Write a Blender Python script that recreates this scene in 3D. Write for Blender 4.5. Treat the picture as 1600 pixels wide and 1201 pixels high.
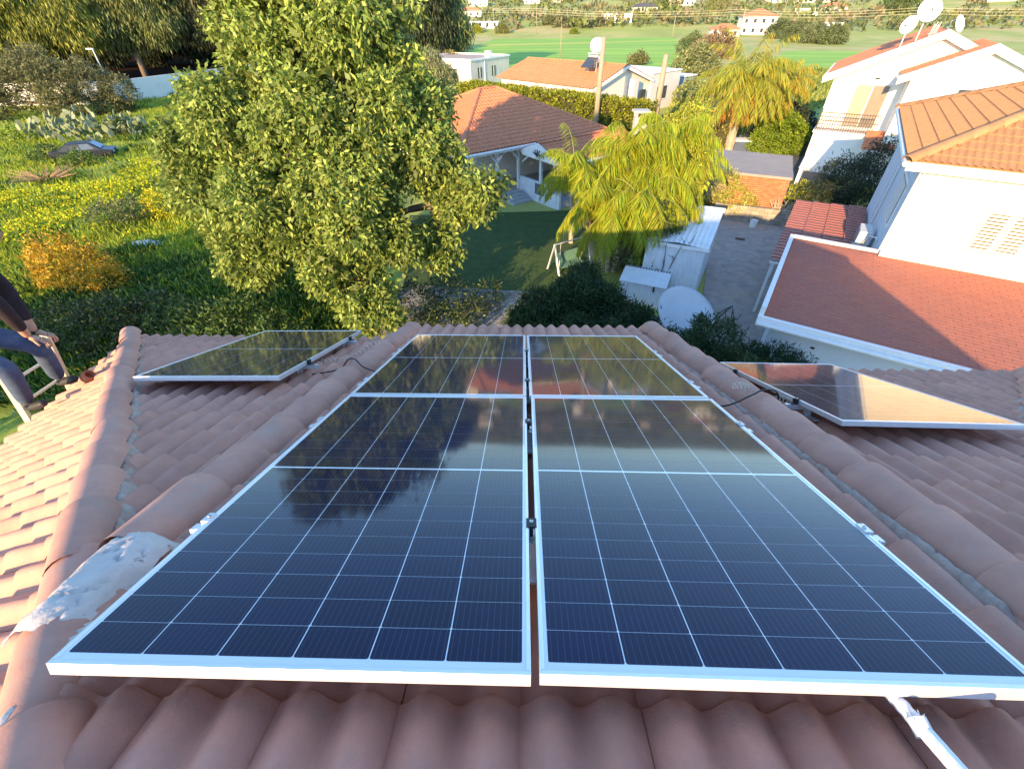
import bpy, bmesh, math, random
import numpy as np
from mathutils import Vector, Matrix, Euler

for o in list(bpy.data.objects):
    bpy.data.objects.remove(o)
sc = bpy.context.scene
COL = sc.collection
R = math.radians
random.seed(7)
rng = np.random.default_rng(7)

# ---------------------------------------------------------------- camera
CAMLOC = Vector((-0.03655, -0.35557, 8.70))
cam_d = bpy.data.cameras.new('camera')
cam = bpy.data.objects.new('camera', cam_d)
COL.objects.link(cam)
rx = Vector((0.99969277, 0.02365863, -0.00739132))
ry = Vector((0.00950839, -0.64143546, -0.76711807))
rz = Vector((-0.02289002, 0.76681211, -0.64146335))
cam.matrix_world = Matrix(((rx.x, -ry.x, -rz.x, CAMLOC.x), (rx.y, -ry.y, -rz.y, CAMLOC.y),
                           (rx.z, -ry.z, -rz.z, CAMLOC.z), (0, 0, 0, 1)))
cam_d.sensor_fit = 'HORIZONTAL'
cam_d.sensor_width = 36
cam_d.lens = 696.76 / 1600 * 36
cam_d.clip_start = 0.02
cam_d.clip_end = 6000
sc.camera = cam

# ---------------------------------------------------------------- sky and sun
SUN_AZ, SUN_EL = 24.5, 15.3          # light travels towards (+sin az, +cos az), sun behind the camera
w = bpy.data.worlds.new('World')
sc.world = w
w.use_nodes = True
nt = w.node_tree
bg = nt.nodes['Background']
sky = nt.nodes.new('ShaderNodeTexSky')
sky.sky_type = 'NISHITA'
sky.sun_disc = False
sky.sun_elevation = R(SUN_EL)
sky.sun_rotation = R(180 + SUN_AZ)
sky.altitude = 100
sky.air_density = 1.0
sky.dust_density = 0.3
sky.ozone_density = 3.6
nt.links.new(sky.outputs[0], bg.inputs[0])
bg.inputs[1].default_value = 0.15
sd = bpy.data.lights.new('sun', 'SUN')
sd.energy = 3.3
sd.angle = R(0.5)
sd.color = (1.0, 0.67, 0.32)
sun = bpy.data.objects.new('sun', sd)
COL.objects.link(sun)
ldir = Vector((math.sin(R(SUN_AZ)) * math.cos(R(SUN_EL)), math.cos(R(SUN_AZ)) * math.cos(R(SUN_EL)), -math.sin(R(SUN_EL))))
sun.rotation_euler = ldir.to_track_quat('-Z', 'Y').to_euler()
sun.location = (-20, -30, 30)
vs = sc.view_settings
vs.view_transform = 'Standard'
vs.look = 'None'
vs.gamma = 1
vs.exposure = 1.95
sc.cycles.max_bounces = 6
sc.cycles.transparent_max_bounces = 6
sc.cycles.use_denoising = True
sc.cycles.sample_clamp_indirect = 6


# ---------------------------------------------------------------- materials
MATS = {}


def newmat(name):
    m = bpy.data.materials.new(name)
    m.use_nodes = True
    return m, m.node_tree.nodes, m.node_tree.links, m.node_tree.nodes['Principled BSDF']


def mat(name, col, col2=None, rough=.75, scale=4.0, bump=0.0, bscale=40.0, rnd=0.0, metal=0.0, coat=0.0,
        spec=.4, detail=6, dirt=None, dscale=1.5, dlo=.55, dhi=.75, stretch=None):
    """Procedural paint / stone / tile: two tones by noise, optional stains, per-object variation and bump."""
    if name in MATS:
        return MATS[name]
    m, N, L, b = newmat(name)
    geo = N.new('ShaderNodeNewGeometry')
    vec = geo.outputs['Position']
    if stretch:
        mp = N.new('ShaderNodeMapping')
        mp.inputs['Scale'].default_value = stretch
        L.new(vec, mp.inputs[0])
        vec = mp.outputs[0]
    nz = N.new('ShaderNodeTexNoise')
    nz.inputs['Scale'].default_value = scale
    nz.inputs['Detail'].default_value = detail
    nz.inputs['Roughness'].default_value = .65
    L.new(vec, nz.inputs['Vector'])
    cr = N.new('ShaderNodeValToRGB')
    c2 = col2 or tuple(c * .8 for c in col)
    cr.color_ramp.elements[0].position = .32
    cr.color_ramp.elements[0].color = (*c2, 1)
    cr.color_ramp.elements[1].position = .68
    cr.color_ramp.elements[1].color = (*col, 1)
    L.new(nz.outputs[0], cr.inputs[0])
    out = cr.outputs[0]
    if dirt:
        n2 = N.new('ShaderNodeTexNoise')
        n2.inputs['Scale'].default_value = dscale
        n2.inputs['Detail'].default_value = 8
        n2.inputs['Roughness'].default_value = .7
        L.new(vec, n2.inputs['Vector'])
        r2 = N.new('ShaderNodeMapRange')
        r2.inputs[1].default_value = dlo
        r2.inputs[2].default_value = dhi
        L.new(n2.outputs[0], r2.inputs[0])
        mx = N.new('ShaderNodeMix')
        mx.data_type = 'RGBA'
        L.new(r2.outputs[0], mx.inputs[0])
        L.new(out, mx.inputs[6])
        mx.inputs[7].default_value = (*dirt, 1)
        out = mx.outputs[2]
    if rnd:
        oi = N.new('ShaderNodeObjectInfo')
        mr = N.new('ShaderNodeMapRange')
        mr.inputs[3].default_value = 1 - rnd
        mr.inputs[4].default_value = 1 + rnd
        L.new(oi.outputs['Random'], mr.inputs[0])
        hs = N.new('ShaderNodeHueSaturation')
        L.new(mr.outputs[0], hs.inputs['Value'])
        L.new(out, hs.inputs['Color'])
        out = hs.outputs[0]
    L.new(out, b.inputs['Base Color'])
    b.inputs['Roughness'].default_value = rough
    b.inputs['Metallic'].default_value = metal
    b.inputs['Specular IOR Level'].default_value = spec
    b.inputs['Coat Weight'].default_value = coat
    b.inputs['Coat Roughness'].default_value = .05
    if bump:
        n3 = N.new('ShaderNodeTexNoise')
        n3.inputs['Scale'].default_value = bscale
        n3.inputs['Detail'].default_value = 5
        L.new(vec, n3.inputs['Vector'])
        bp = N.new('ShaderNodeBump')
        bp.inputs['Strength'].default_value = min(1, bump)
        bp.inputs['Distance'].default_value = .003 if bscale > 15 else .04
        L.new(n3.outputs[0], bp.inputs['Height'])
        L.new(bp.outputs[0], b.inputs['Normal'])
    MATS[name] = m
    return m


def leafmat(name, trans=.35, rough=.5):
    """Leaves: colour from the mesh's per-leaf tint, some light passing through."""
    if name in MATS:
        return MATS[name]
    m, N, L, b = newmat(name)
    at = N.new('ShaderNodeAttribute')
    at.attribute_name = 'tint'
    L.new(at.outputs['Color'], b.inputs['Base Color'])
    b.inputs['Roughness'].default_value = rough
    b.inputs['Specular IOR Level'].default_value = .3
    tr = N.new('ShaderNodeBsdfTranslucent')
    L.new(at.outputs['Color'], tr.inputs[0])
    mx = N.new('ShaderNodeMixShader')
    mx.inputs[0].default_value = trans
    L.new(b.outputs[0], mx.inputs[1])
    L.new(tr.outputs[0], mx.inputs[2])
    L.new(mx.outputs[0], N['Material Output'].inputs[0])
    MATS[name] = m
    return m


# ---------------------------------------------------------------- building blocks
def wm(o):
    m = o.matrix_basis.copy()
    if o.parent:
        m = wm(o.parent) @ o.matrix_parent_inverse @ m
    return m


def link(o, parent=None, world=False):
    COL.objects.link(o)
    if parent:
        o.parent = parent
        if world:
            o.matrix_parent_inverse = wm(parent).inverted()
    return o


def tag(o, label=None, cat=None, group=None, kind=None):
    if label: o['label'] = label
    if cat: o['category'] = cat
    if group: o['group'] = group
    if kind: o['kind'] = kind
    return o


def thing(name, label, cat, loc=(0, 0, 0), rz=0, group=None):
    o = bpy.data.objects.new(name, None)
    o.empty_display_size = .1
    COL.objects.link(o)
    o.location = loc
    o.rotation_euler = (0, 0, rz)
    return tag(o, label, cat, group)


class MB:
    """Collects shapes and links them as one mesh object."""
    def __init__(s):
        s.v = []; s.f = []; s.M = Matrix.Identity(4)

    def add(s, vs_, fs):
        n = len(s.v)
        s.v += [tuple(s.M @ Vector(p)) for p in vs_]
        s.f += [tuple(i + n for i in f) for f in fs]
        return s

    def box(s, x0, x1, y0, y1, z0, z1):
        return s.add([(x0, y0, z0), (x1, y0, z0), (x1, y1, z0), (x0, y1, z0), (x0, y0, z1), (x1, y0, z1), (x1, y1, z1), (x0, y1, z1)],
                     [(0, 3, 2, 1), (4, 5, 6, 7), (0, 1, 5, 4), (1, 2, 6, 5), (2, 3, 7, 6), (3, 0, 4, 7)])

    def poly(s, pts, th=0):
        n = len(pts)
        if not th:
            return s.add(pts, [tuple(range(n))])
        p2 = [(p[0], p[1], p[2] - th) for p in pts]
        return s.add(list(pts) + p2, [tuple(range(n)), tuple(range(2 * n - 1, n - 1, -1))] +
                     [(i, i + n, (i + 1) % n + n, (i + 1) % n) for i in range(n)])

    def tube(s, pts, rad, n=8, cap=True):
        pts = [Vector(p) for p in pts]
        rad = rad if isinstance(rad, (list, tuple)) else [rad] * len(pts)
        V = []; F = []
        up = None
        for i, p in enumerate(pts):
            d = (pts[min(i + 1, len(pts) - 1)] - pts[max(i - 1, 0)]).normalized()
            if up is None:
                up = d.orthogonal().normalized()
            a = (up - d * up.dot(d)).normalized(); b = d.cross(a); up = a
            for k in range(n):
                t = 2 * math.pi * k / n
                V.append(tuple(p + rad[i] * (a * math.cos(t) + b * math.sin(t))))
        for i in range(len(pts) - 1):
            for k in range(n):
                F.append((i * n + k, i * n + (k + 1) % n, (i + 1) * n + (k + 1) % n, (i + 1) * n + k))
        if cap:
            F.append(tuple(range(n - 1, -1, -1)))
            F.append(tuple(range((len(pts) - 1) * n, len(pts) * n)))
        return s.add(V, F)

    def lathe(s, prof, n=20, c=(0, 0, 0)):
        V = []; F = []
        for r_, z in prof:
            for k in range(n):
                t = 2 * math.pi * k / n
                V.append((c[0] + r_ * math.cos(t), c[1] + r_ * math.sin(t), c[2] + z))
        for i in range(len(prof) - 1):
            for k in range(n):
                F.append((i * n + k, i * n + (k + 1) % n, (i + 1) * n + (k + 1) % n, (i + 1) * n + k))
        F.append(tuple(range(n - 1, -1, -1))); F.append(tuple(range((len(prof) - 1) * n, len(prof) * n)))
        return s.add(V, F)

    def mesh(s, name, m, smooth=False):
        me = bpy.data.meshes.new(name)
        me.from_pydata(s.v, [], s.f)
        me.materials.append(m)
        if smooth:
            me.polygons.foreach_set('use_smooth', [True] * len(me.polygons))
        me.update()
        return me

    def build(s, name, m, parent=None, world=False, smooth=False, bevel=0):
        o = bpy.data.objects.new(name, s.mesh(name, m, smooth))
        link(o, parent, world)
        if bevel:
            md = o.modifiers.new('bevel', 'BEVEL'); md.width = bevel; md.segments = 2; md.limit_method = 'ANGLE'
        return o


def struct(name, mb, m, **k):
    return tag(mb.build(name, m, **k), kind='structure')


def npmesh(name, V, F, m, cols=None, smooth=False):
    """Mesh from numpy arrays; cols is one RGB per face."""
    me = bpy.data.meshes.new(name)
    nv, nf, k = len(V), len(F), F.shape[1]
    me.vertices.add(nv); me.vertices.foreach_set('co', V.astype(np.float32).ravel())
    me.loops.add(nf * k); me.loops.foreach_set('vertex_index', F.astype(np.int32).ravel())
    me.polygons.add(nf)
    me.polygons.foreach_set('loop_start', np.arange(0, nf * k, k, dtype=np.int32))
    me.polygons.foreach_set('loop_total', np.full(nf, k, dtype=np.int32))
    if smooth:
        me.polygons.foreach_set('use_smooth', np.ones(nf, dtype=bool))
    if cols is not None:
        a = me.color_attributes.new('tint', 'FLOAT_COLOR', 'CORNER')
        c = np.ones((nf * k, 4), dtype=np.float32)
        c[:, :3] = np.repeat(cols, k, axis=0)
        a.data.foreach_set('color', c.ravel())
    me.materials.append(m)
    me.update(calc_edges=True)
    return me


def unit(a):
    return a / np.maximum(np.linalg.norm(a, axis=1, keepdims=True), 1e-9)


def leafmesh(name, P, D, length, width, cols, m, fold=.15):
    """Diamond leaves: base points P, directions D."""
    n = len(P)
    D = unit(D)
    S = unit(np.cross(D, rng.normal(size=(n, 3))))
    Nn = np.cross(D, S)
    ln = np.broadcast_to(np.asarray(length, float), (n,))[:, None]
    wd = np.broadcast_to(np.asarray(width, float), (n,))[:, None]
    V = np.empty((n, 4, 3))
    V[:, 0] = P
    V[:, 1] = P + D * ln * .5 + S * wd * .5 + Nn * ln * fold * .5
    V[:, 2] = P + D * ln
    V[:, 3] = P + D * ln * .5 - S * wd * .5 + Nn * ln * fold * .5
    return npmesh(name, V.reshape(-1, 3), np.arange(n * 4).reshape(n, 4), m, cols)


def tints(n, base, var=.25, alt=None, pa=0.0):
    c = np.array(base)[None] * (1 + rng.uniform(-var, var, (n, 1))) * (1 + rng.uniform(-.08, .08, (n, 3)))
    if alt is not None:
        k = rng.random(n) < pa
        c[k] = np.array(alt)[None] * (1 + rng.uniform(-var, var, (k.sum(), 1)))
    return np.clip(c, .003, .9)

# ================================================================ OUR HOUSE: the tiled roof we stand on
T22 = math.tan(R(22)); T26 = math.tan(R(26))
Z0 = 7.4214                                   # roll-crest height of the middle slope at y = 0
HIPL = .86                                    # plan slope of the left hip
HIPR = 1.10
EC, EL, ER = 4.40, 4.06, 3.48                 # eaves of the three slopes
XL, XR = -1.44, 1.60                          # where the two ridge-tile rows run down the slope
ZL, ZR0 = Z0 - .05, Z0 - .03 - .2 * T22 + .2 * T26
YR = -.45                                     # the ridge
TL = T22 / HIPL
TRR = T26 / HIPR
m_tile = mat('roof_tile_concrete', (.61, .30, .208), (.48, .232, .165), rough=.85, scale=7, bump=.5, bscale=160, rnd=.10,
             dirt=(.40, .26, .20), dscale=3.2, dlo=.54, dhi=.85)
m_cap = mat('ridge_tile_concrete', (.59, .305, .215), (.46, .232, .17), rough=.9, scale=6, bump=.2, bscale=90, rnd=.1,
            dirt=(.40, .30, .235), dscale=5, dlo=.52, dhi=.8)
m_mortar = mat('mortar', (.48, .37, .30), (.38, .28, .22), rough=.95, scale=16, bump=1, bscale=60, dirt=(.36, .21, .15), dscale=7, dlo=.50, dhi=.60)
m_plaster_own = mat('cream_render', (.62, .56, .45), rough=.9, scale=3)
m_white = mat('white_paint', (.80, .79, .76), (.72, .71, .69), rough=.6, scale=6)

m_patch = mat('pale_mortar', (.64, .57, .50), (.50, .44, .38), rough=.95, scale=9, bump=1, bscale=60, dirt=(.30, .24, .20), dscale=9, dlo=.60, dhi=.66)
house = thing('tiled_house', 'our own house under a brown concrete tile hip roof carrying the solar panels', 'house', (0, 0, 0))

mb = MB()                                      # walls below the eaves
mb.box(-4.2, 4.4, -9.5, 2.9, 0, 5.45)
mb.build('wall', m_plaster_own, house)
# roof deck under the tiles
mb = MB()
DK = .105
def zc(y): return Z0 - T22 * y
def zl(y): return ZL - T22 * y
def zr(y): return ZR0 - T26 * y
XHL = XL - .2 * 0                              # left hip passes (XL, .2)
def hipl(y): return XL - HIPL * (y - .2)
def hipr(y): return XR + .16 + HIPR * (y - .2)
xa, xb = hipl(YR), hipr(YR)
ze = zl(EL); zre = zr(ER)
mb.poly([(xa, YR, zc(YR) - DK), (XL, .2, zc(.2) - DK), (XL, EC - .03, zc(EC - .03) - DK), (XR, EC - .03, zc(EC - .03) - DK), (XR, .2, zc(.2) - DK), (xb, YR, zc(YR) - DK)][::-1], .03)
mb.poly([(XL, .2, zl(.2) - DK), (hipl(EL), EL - .03, ze - DK), (XL, EL - .03, ze - DK)], .03)
mb.poly([(XR, .2, zr(.2) - DK), (XR, ER - .03, zre - DK), (hipr(ER), ER - .03, zre - DK)], .03)
XEL, XER = hipl(EL), hipr(ER)
mb.poly([(xa, YR, zl(YR) - DK), (xa, -9, zl(YR) - DK), (XEL + .03, -9, ze - DK), (XEL + .03, EL, ze - DK)], .03)
mb.poly([(xb, YR, zr(YR) - DK), (XER - .03, ER, zre - DK), (XER - .03, -9, zre - DK), (xb, -9, zr(YR) - DK)], .03)
zrid = zc(YR) - DK - .02
mb.poly([(xa, YR, zrid), (xb, YR, zrid), (xb + 2, -9, zrid - .03), (xa - 2, -9, zrid - .03)], .03)
mb.build('roof_deck', mat('roof_deck_felt', (.10, .07, .06), rough=.9), house)
mb = MB()                                      # soffit and fascia boards at the eaves
mb.box(XEL + .05, XER - .05, -9, 2.95, 5.40, 5.46)
mb.box(XEL + .05, XL - .15, EL - .2, EL - .12, ze - .26, ze - .09)
mb.box(XL - .1, XR + .1, EC - .2, EC - .12, zc(EC) - .26, zc(EC) - .07)
mb.box(XR + .15, XER - .1, ER - .2, ER - .12, zre - .26, zre - .08)
mb.box(XEL + .09, XEL + .15, -9, EL - .14, ze - .26, ze - .09)
mb.build('fascia', m_white, house)

# -- one double-roll tile: x across, y down the slope, z out of the roof (0 = crest)
TW, TE, TLEN = .30, .315, .385
def tile_profile(n=14):
    pts = []
    for i in range(n + 1):
        x = TW * i / n
        t = (x / (TW / 2)) % 1.0
        if i == n: t = 1.0
        d = abs(t - .5) * 2                    # 0 at crest, 1 at pan
        z = 0.0 if d < .02 else 0.0
        q = min(1, d / .80)
        z = -.047 * (.45 * (1 - math.cos(math.pi * q)) / 2 + .55 * (1 - math.sqrt(max(0, 1 - q * q))) if q < 1 else 1.0)
        pts.append((x - TW / 2, z))
    return pts
def tile_mb():
    b = MB(); pr = tile_profile(16); n = len(pr)
    V = []
    for y, dz in ((TE - TLEN, -.030), (TE * .5, -.008), (TE - .004, 0.0), (TE, -.004)):
        V += [(x * (1 if y < TE - .01 else 1), y, z + dz) for x, z in pr]
    V += [(x, TE, z - .017) for x, z in pr]
    V += [(x, TE - TLEN, z - .030 - .012) for x, z in pr]
    F = []
    for r_ in range(3):
        F += [(r_ * n + i, r_ * n + i + 1, (r_ + 1) * n + i + 1, (r_ + 1) * n + i) for i in range(n - 1)]
    F += [(3 * n + i, 3 * n + i + 1, 4 * n + i + 1, 4 * n + i) for i in range(n - 1)]
    F += [(4 * n + i, 4 * n + i + 1, 5 * n + i + 1, 5 * n + i) for i in range(n - 1)]
    F += [(0, n, 2 * n, 3 * n, 4 * n, 5 * n), tuple(n - 1 + k * n for k in (5, 4, 3, 2, 1, 0))]
    b.add(V, F)
    return b
tile_me = tile_mb().mesh('roof_tile', m_tile)
for p in tile_me.polygons:
    p.use_smooth = len(p.vertices) == 4 and abs(p.normal.y) < .8

class Slope:
    """A roof slope: origin at crest level, ex across, ev down the slope, polygon in (u, v)."""
    def __init__(s, o, ex, ev, poly):
        s.o = Vector(o); s.ex = Vector(ex).normalized(); s.ev = Vector(ev).normalized(); s.n = s.ex.cross(s.ev)
        s.flip = s.n.z < 0
        if s.flip: s.n = -s.n
        s.poly = poly                          # list of world points (crest level), convex
    def uv(s, p):
        d = Vector(p) - s.o
        return d.dot(s.ex), d.dot(s.ev)
    def mtx(s, u, v):
        M = Matrix.Identity(4)
        ex = s.ex if not s.flip else s.ex
        for i in range(3):
            M[i][0] = ex[i]; M[i][1] = s.ev[i]; M[i][2] = s.n[i]; M[i][3] = (s.o + s.ex * u + s.ev * v)[i]
        return M

def clip_inside(poly, pt):
    c = None
    for i in range(len(poly)):
        a, b = poly[i], poly[(i + 1) % len(poly)]
        k = (b[0] - a[0]) * (pt[1] - a[1]) - (b[1] - a[1]) * (pt[0] - a[0])
        if c is None: c = k > 0
        elif (k > 0) != c: return False
    return True

TILES = []                                     # (matrix, mesh, weight)
def lay(sl, u0, v0, hidden=None, wt=1.0):
    P = [sl.uv(p) for p in sl.poly]
    us = [p[0] for p in P]; vs_ = [p[1] for p in P]
    cw = sum(P[i][0] * P[(i + 1) % len(P)][1] - P[(i + 1) % len(P)][0] * P[i][1] for i in range(len(P)))
    if cw < 0: P = P[::-1]
    i0 = math.floor((min(us) - u0) / TW) - 1; i1 = math.ceil((max(us) - u0) / TW) + 1
    k0 = math.floor((min(vs_) - v0) / TE) - 1; k1 = math.ceil((max(vs_) - v0) / TE) + 1
    for k in range(k0, k1 + 1):
        for i in range(i0, i1 + 1):
            u = u0 + i * TW; v = v0 + k * TE
            cs = [(u - TW / 2, v + .004), (u + TW / 2, v + .004), (u + TW / 2, v + TE - .01), (u - TW / 2, v + TE - .01)]
            ins = [clip_inside(P, c) for c in cs + [(u, v + TE / 2)]]
            if not any(ins): continue
            M = sl.mtx(u + random.uniform(-.002, .002), v + random.uniform(-.003, .003)) @ Matrix.Rotation(random.gauss(0, .004), 4, 'Z') @ Matrix.Translation((0, 0, random.uniform(-.002, .002)))
            me = tile_me
            if not all(ins):                   # a tile cut along the hip
                bm = bmesh.new(); bm.from_mesh(tile_me)
                for q in range(len(P)):
                    a, b = P[q], P[(q + 1) % len(P)]
                    if abs(b[1] - a[1]) < .02 and a[1] > max(vs_) - .05: continue    # keep whole tiles at the eaves
                    nn = Vector((b[1] - a[1], -(b[0] - a[0]), 0)).normalized()
                    bmesh.ops.bisect_plane(bm, geom=bm.verts[:] + bm.edges[:] + bm.faces[:], plane_co=Vector((a[0] - u, a[1] - v, 0)), plane_no=nn, clear_outer=True)
                if len(bm.faces) < 4:
                    bm.free(); continue
                me = bpy.data.meshes.new('roof_tile'); bm.to_mesh(me); bm.free()
                if not me.materials: me.materials.append(m_tile)
            c = sl.o + sl.ex * u + sl.ev * (v + TE / 2)
            hid = hidden(c) if hidden else False
            d = (c - CAMLOC)
            sz = wt * abs(d.normalized().dot(sl.n)) / d.length_squared
            cc = cam.matrix_world.inverted() @ c
            inview = cc.z < 0 and abs(cc.x / -cc.z) < 1.28 and abs(cc.y / -cc.z) < .98
            TILES.append((M, me, 0 if (hid or not inview) else sz))

cA, sA = math.cos(R(22)), math.sin(R(22))
s_mid = Slope((0, 0, Z0), (1, 0, 0), (0, cA, -sA),
              [(xa, YR, zc(YR)), (XL, .2, zc(.2)), (XL, EC, zc(EC)), (XR, EC, zc(EC)), (XR, .2, zc(.2)), (xb, YR, zc(YR))])
s_left = Slope((0, 0, ZL), (1, 0, 0), (0, cA, -sA), [(XL, .2, zl(.2)), (hipl(EL), EL, ze), (XL, EL, ze)])
s_right = Slope((0, 0, ZR0), (1, 0, 0), (0, math.cos(R(26)), -math.sin(R(26))), [(XR, .2, zr(.2)), (XR, ER, zre), (hipr(ER), ER, zre)])
tl = math.atan(TL); tr = math.atan(TRR)
s_west = Slope((XL, 0, zl(.2)), (0, 1, 0), (-math.cos(tl), 0, -math.sin(tl)),
               [(hipl(YR), YR, zl(YR)), (hipl(YR), -3.2, zl(YR)), (XEL, -3.2, ze), (XEL, EL, ze)])
s_east = Slope((XR + .16, 0, zr(.2)), (0, -1, 0), (math.cos(tr), 0, -math.sin(tr)),
               [(xb, YR, zr(YR)), (XER, ER, zre), (XER, -2, zre), (xb, -2, zr(YR))])
def under_panels(c):
    if -1.15 < c.x < 1.15 and .06 < c.y < 3.5 and abs(c.x) > .12: return True
    return False
lay(s_mid, .115, .0 - TE, under_panels)
lay(s_left, -1.59, .05)
lay(s_right, 1.75, .0)
lay(s_west, .1, .03, wt=.75)
lay(s_east, .1, .03, wt=.2)
TILES.sort(key=lambda t: -t[2])
for M, me, wgt in TILES[:300]:
    o = bpy.data.objects.new('roof_tile', me); link(o, house); o.matrix_basis = M
bm = bmesh.new()
for M, me, wgt in TILES[300:]:
    n0 = len(bm.verts); bm.from_mesh(me); bm.verts.ensure_lookup_table()
    bmesh.ops.transform(bm, matrix=M, verts=bm.verts[n0:])
me = bpy.data.meshes.new('roof_tiles'); bm.to_mesh(me); bm.free(); me.materials.clear(); me.materials.append(m_tile)
me.polygons.foreach_set('use_smooth', [True] * len(me.polygons))
try: me.set_sharp_from_angle(angle=R(40))
except Exception: pass
tag(link(bpy.data.objects.new('roof_tiles', me), house), kind='stuff')

# -- ridge and hip tiles: tapered half barrels laid one over the next
def cap_me(name, r0, r1, ln, m, hgt=1.0):
    b = MB(); n = 10; V = []; F = []
    for y, r_ in ((0, r0), (ln * .5, (r0 + r1) / 2), (ln - .01, r1), (ln, r1 * .985)):
        for k in range(n + 1):
            t = math.pi * k / n
            V.append((r_ * math.cos(t), y, r_ * hgt * math.sin(t)))
    for k in range(n + 1):
        t = math.pi * k / n
        V.append(((r1 - .018) * math.cos(t), ln, (r1 - .018) * hgt * math.sin(t)))
    for i in range(4):
        F += [(i * (n + 1) + k, i * (n + 1) + k + 1, (i + 1) * (n + 1) + k + 1, (i + 1) * (n + 1) + k) for k in range(n)]
    b.add(V, F)
    me = b.mesh(name, m)
    for p in me.polygons: p.use_smooth = abs(p.normal.y) < .8
    return me
ridge_me = cap_me('ridge_tile', .096, .136, .40, m_cap, .95)
def caps(a, b, step=.345, dz=0.0, sc_=1.0):
    a = Vector(a); b = Vector(b); d = (b - a); L_ = d.length; d.normalize()
    sx = d.cross(Vector((0, 0, 1))).normalized(); nz = sx.cross(d)
    n = max(1, round(L_ / step)); st = L_ / n
    for i in range(n):
        p = a + d * (st * i)
        M = Matrix(((sx.x, d.x, nz.x, p.x), (sx.y, d.y, nz.y, p.y), (sx.z, d.z, nz.z, p.z), (0, 0, 0, 1)))
        M = M @ Matrix.Translation((random.gauss(0, .006), 0, dz + random.gauss(0, .004))) @ Matrix.Rotation(random.gauss(0, .02), 4, 'Z') @ Matrix.Rotation(random.gauss(0, .03), 4, 'Y') @ Matrix.Rotation(-.05, 4, 'X')
        o = bpy.data.objects.new('ridge_tile', ridge_me); link(o, house)
        o.matrix_basis = M @ Matrix.Diagonal((sc_, (st + .06) / .40, sc_, 1))
CZ = -.035
caps((XL, .42, zc(.42) + CZ), (XL, EC - .02, zc(EC) + CZ))
caps((XR, .02, zc(.02) + CZ - .02), (XR, EC + .02, zc(EC) + CZ))
caps((hipl(-.42), -.42, zl(-.42) + CZ), (hipl(EL) - .02, EL + .02, ze + CZ + .03), .36, .012, .80)
caps((hipr(-.42), -.42, zr(-.42) + CZ - .02), (hipr(ER) + .02, ER + .02, zre + CZ), .36, .0, .9)

# -- mortar: rough, broken bedding along the caps and one big patch
from mathutils import noise as mnoise
def mortar_strip(a, b, wid, hgt, seed, name='mortar_bed', cover=.30):
    a = Vector(a); b = Vector(b); d = b - a; L_ = d.length; d.normalize()
    sx = d.cross(Vector((0, 0, 1))).normalized(); up = sx.cross(d)
    st = .014; nl = max(6, int((L_ + .1) / st)); nw = max(6, int(2 * wid * 1.6 / st))
    V = []; F = []
    for i in range(nl + 1):
        for k in range(nw + 1):
            s = -.05 + (L_ + .1) * i / nl; t = (k / nw * 2 - 1) * 1.6
            q = Vector((s * 7 + seed * 3.1, t * wid * 9, seed * 1.7))
            edge = 1 - t * t / (1 + .55 * mnoise.noise(q)) - max(0, (-s, s - L_)[s > L_] if (s < 0 or s > L_) else 0) * 18
            n1 = mnoise.noise(q * 1.7) * .5 + mnoise.noise(q * 5) * .28
            cr = abs(mnoise.noise(q * 2.3 + Vector((9, 4, 2))))
            h = hgt * (min(1, max(-1.6, edge + cover)) + .6 * n1) + .004 * mnoise.noise(q * 14) - (.012 if cr < .03 else 0)
            V.append(tuple(a + d * s + sx * (t * wid) + up * h))
    for i in range(nl):
        for k in range(nw):
            F.append((i * (nw + 1) + k, i * (nw + 1) + k + 1, (i + 1) * (nw + 1) + k + 1, (i + 1) * (nw + 1) + k))
    mbx = MB(); mbx.add(V, F)
    return mbx.build(name, m_patch if seed in (5, 6) else m_mortar, house, smooth=True)
mortar_strip((XL + .135, .5, zc(.5) - .045), (XL + .13, EC - .1, zc(EC) - .045), .034, .036, 1, cover=0)
mortar_strip((XR - .14, .3, zc(.3) - .045), (XR - .13, EC - .1, zc(EC) - .045), .024, .034, 2, cover=0)
mortar_strip((hipl(.35) + .125, .35, zl(.35) - .035), (hipl(EL - .1) + .115, EL - .1, zl(EL - .1) - .035), .030, .035, 3, cover=0)
mortar_strip((XL - .12, 1.0, zl(1.0) - .05), (XL - .12, EL - .1, zl(EL) - .05), .02, .03, 4, cover=0)
mortar_strip((XL + .035, .17, zc(.17) + .005), (XL + .045, .45, zc(.45) + .050), .080, .030, 5)
mortar_strip((XL + .15, .14, zc(.14) - .03), (XL + .25, -.15, zc(-.15) - .03), .045, .03, 6, cover=.1)
mortar_strip((xa, YR, zc(YR) - .03), (xb, YR, zc(YR) - .03), .05, .035, 9)
mortar_strip((hipr(.45) - .15, .45, zr(.45) - .04), (hipr(2.6) - .15, 2.6, zr(2.6) - .04), .03, .03, 7, cover=0)

# ================================================================ SOLAR PANELS
PW, PL, PT = 1.134, 1.909, .035
m_alu = mat('anodised_aluminium', (.80, .80, .80), (.74, .74, .74), rough=.38, scale=20, metal=.55, spec=.5)
m_back = mat('white_backsheet', (.80, .81, .82), (.76, .77, .78), rough=.5, scale=3, coat=1.0)
m_black = mat('black_plastic', (.02, .02, .02), rough=.5)

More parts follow.
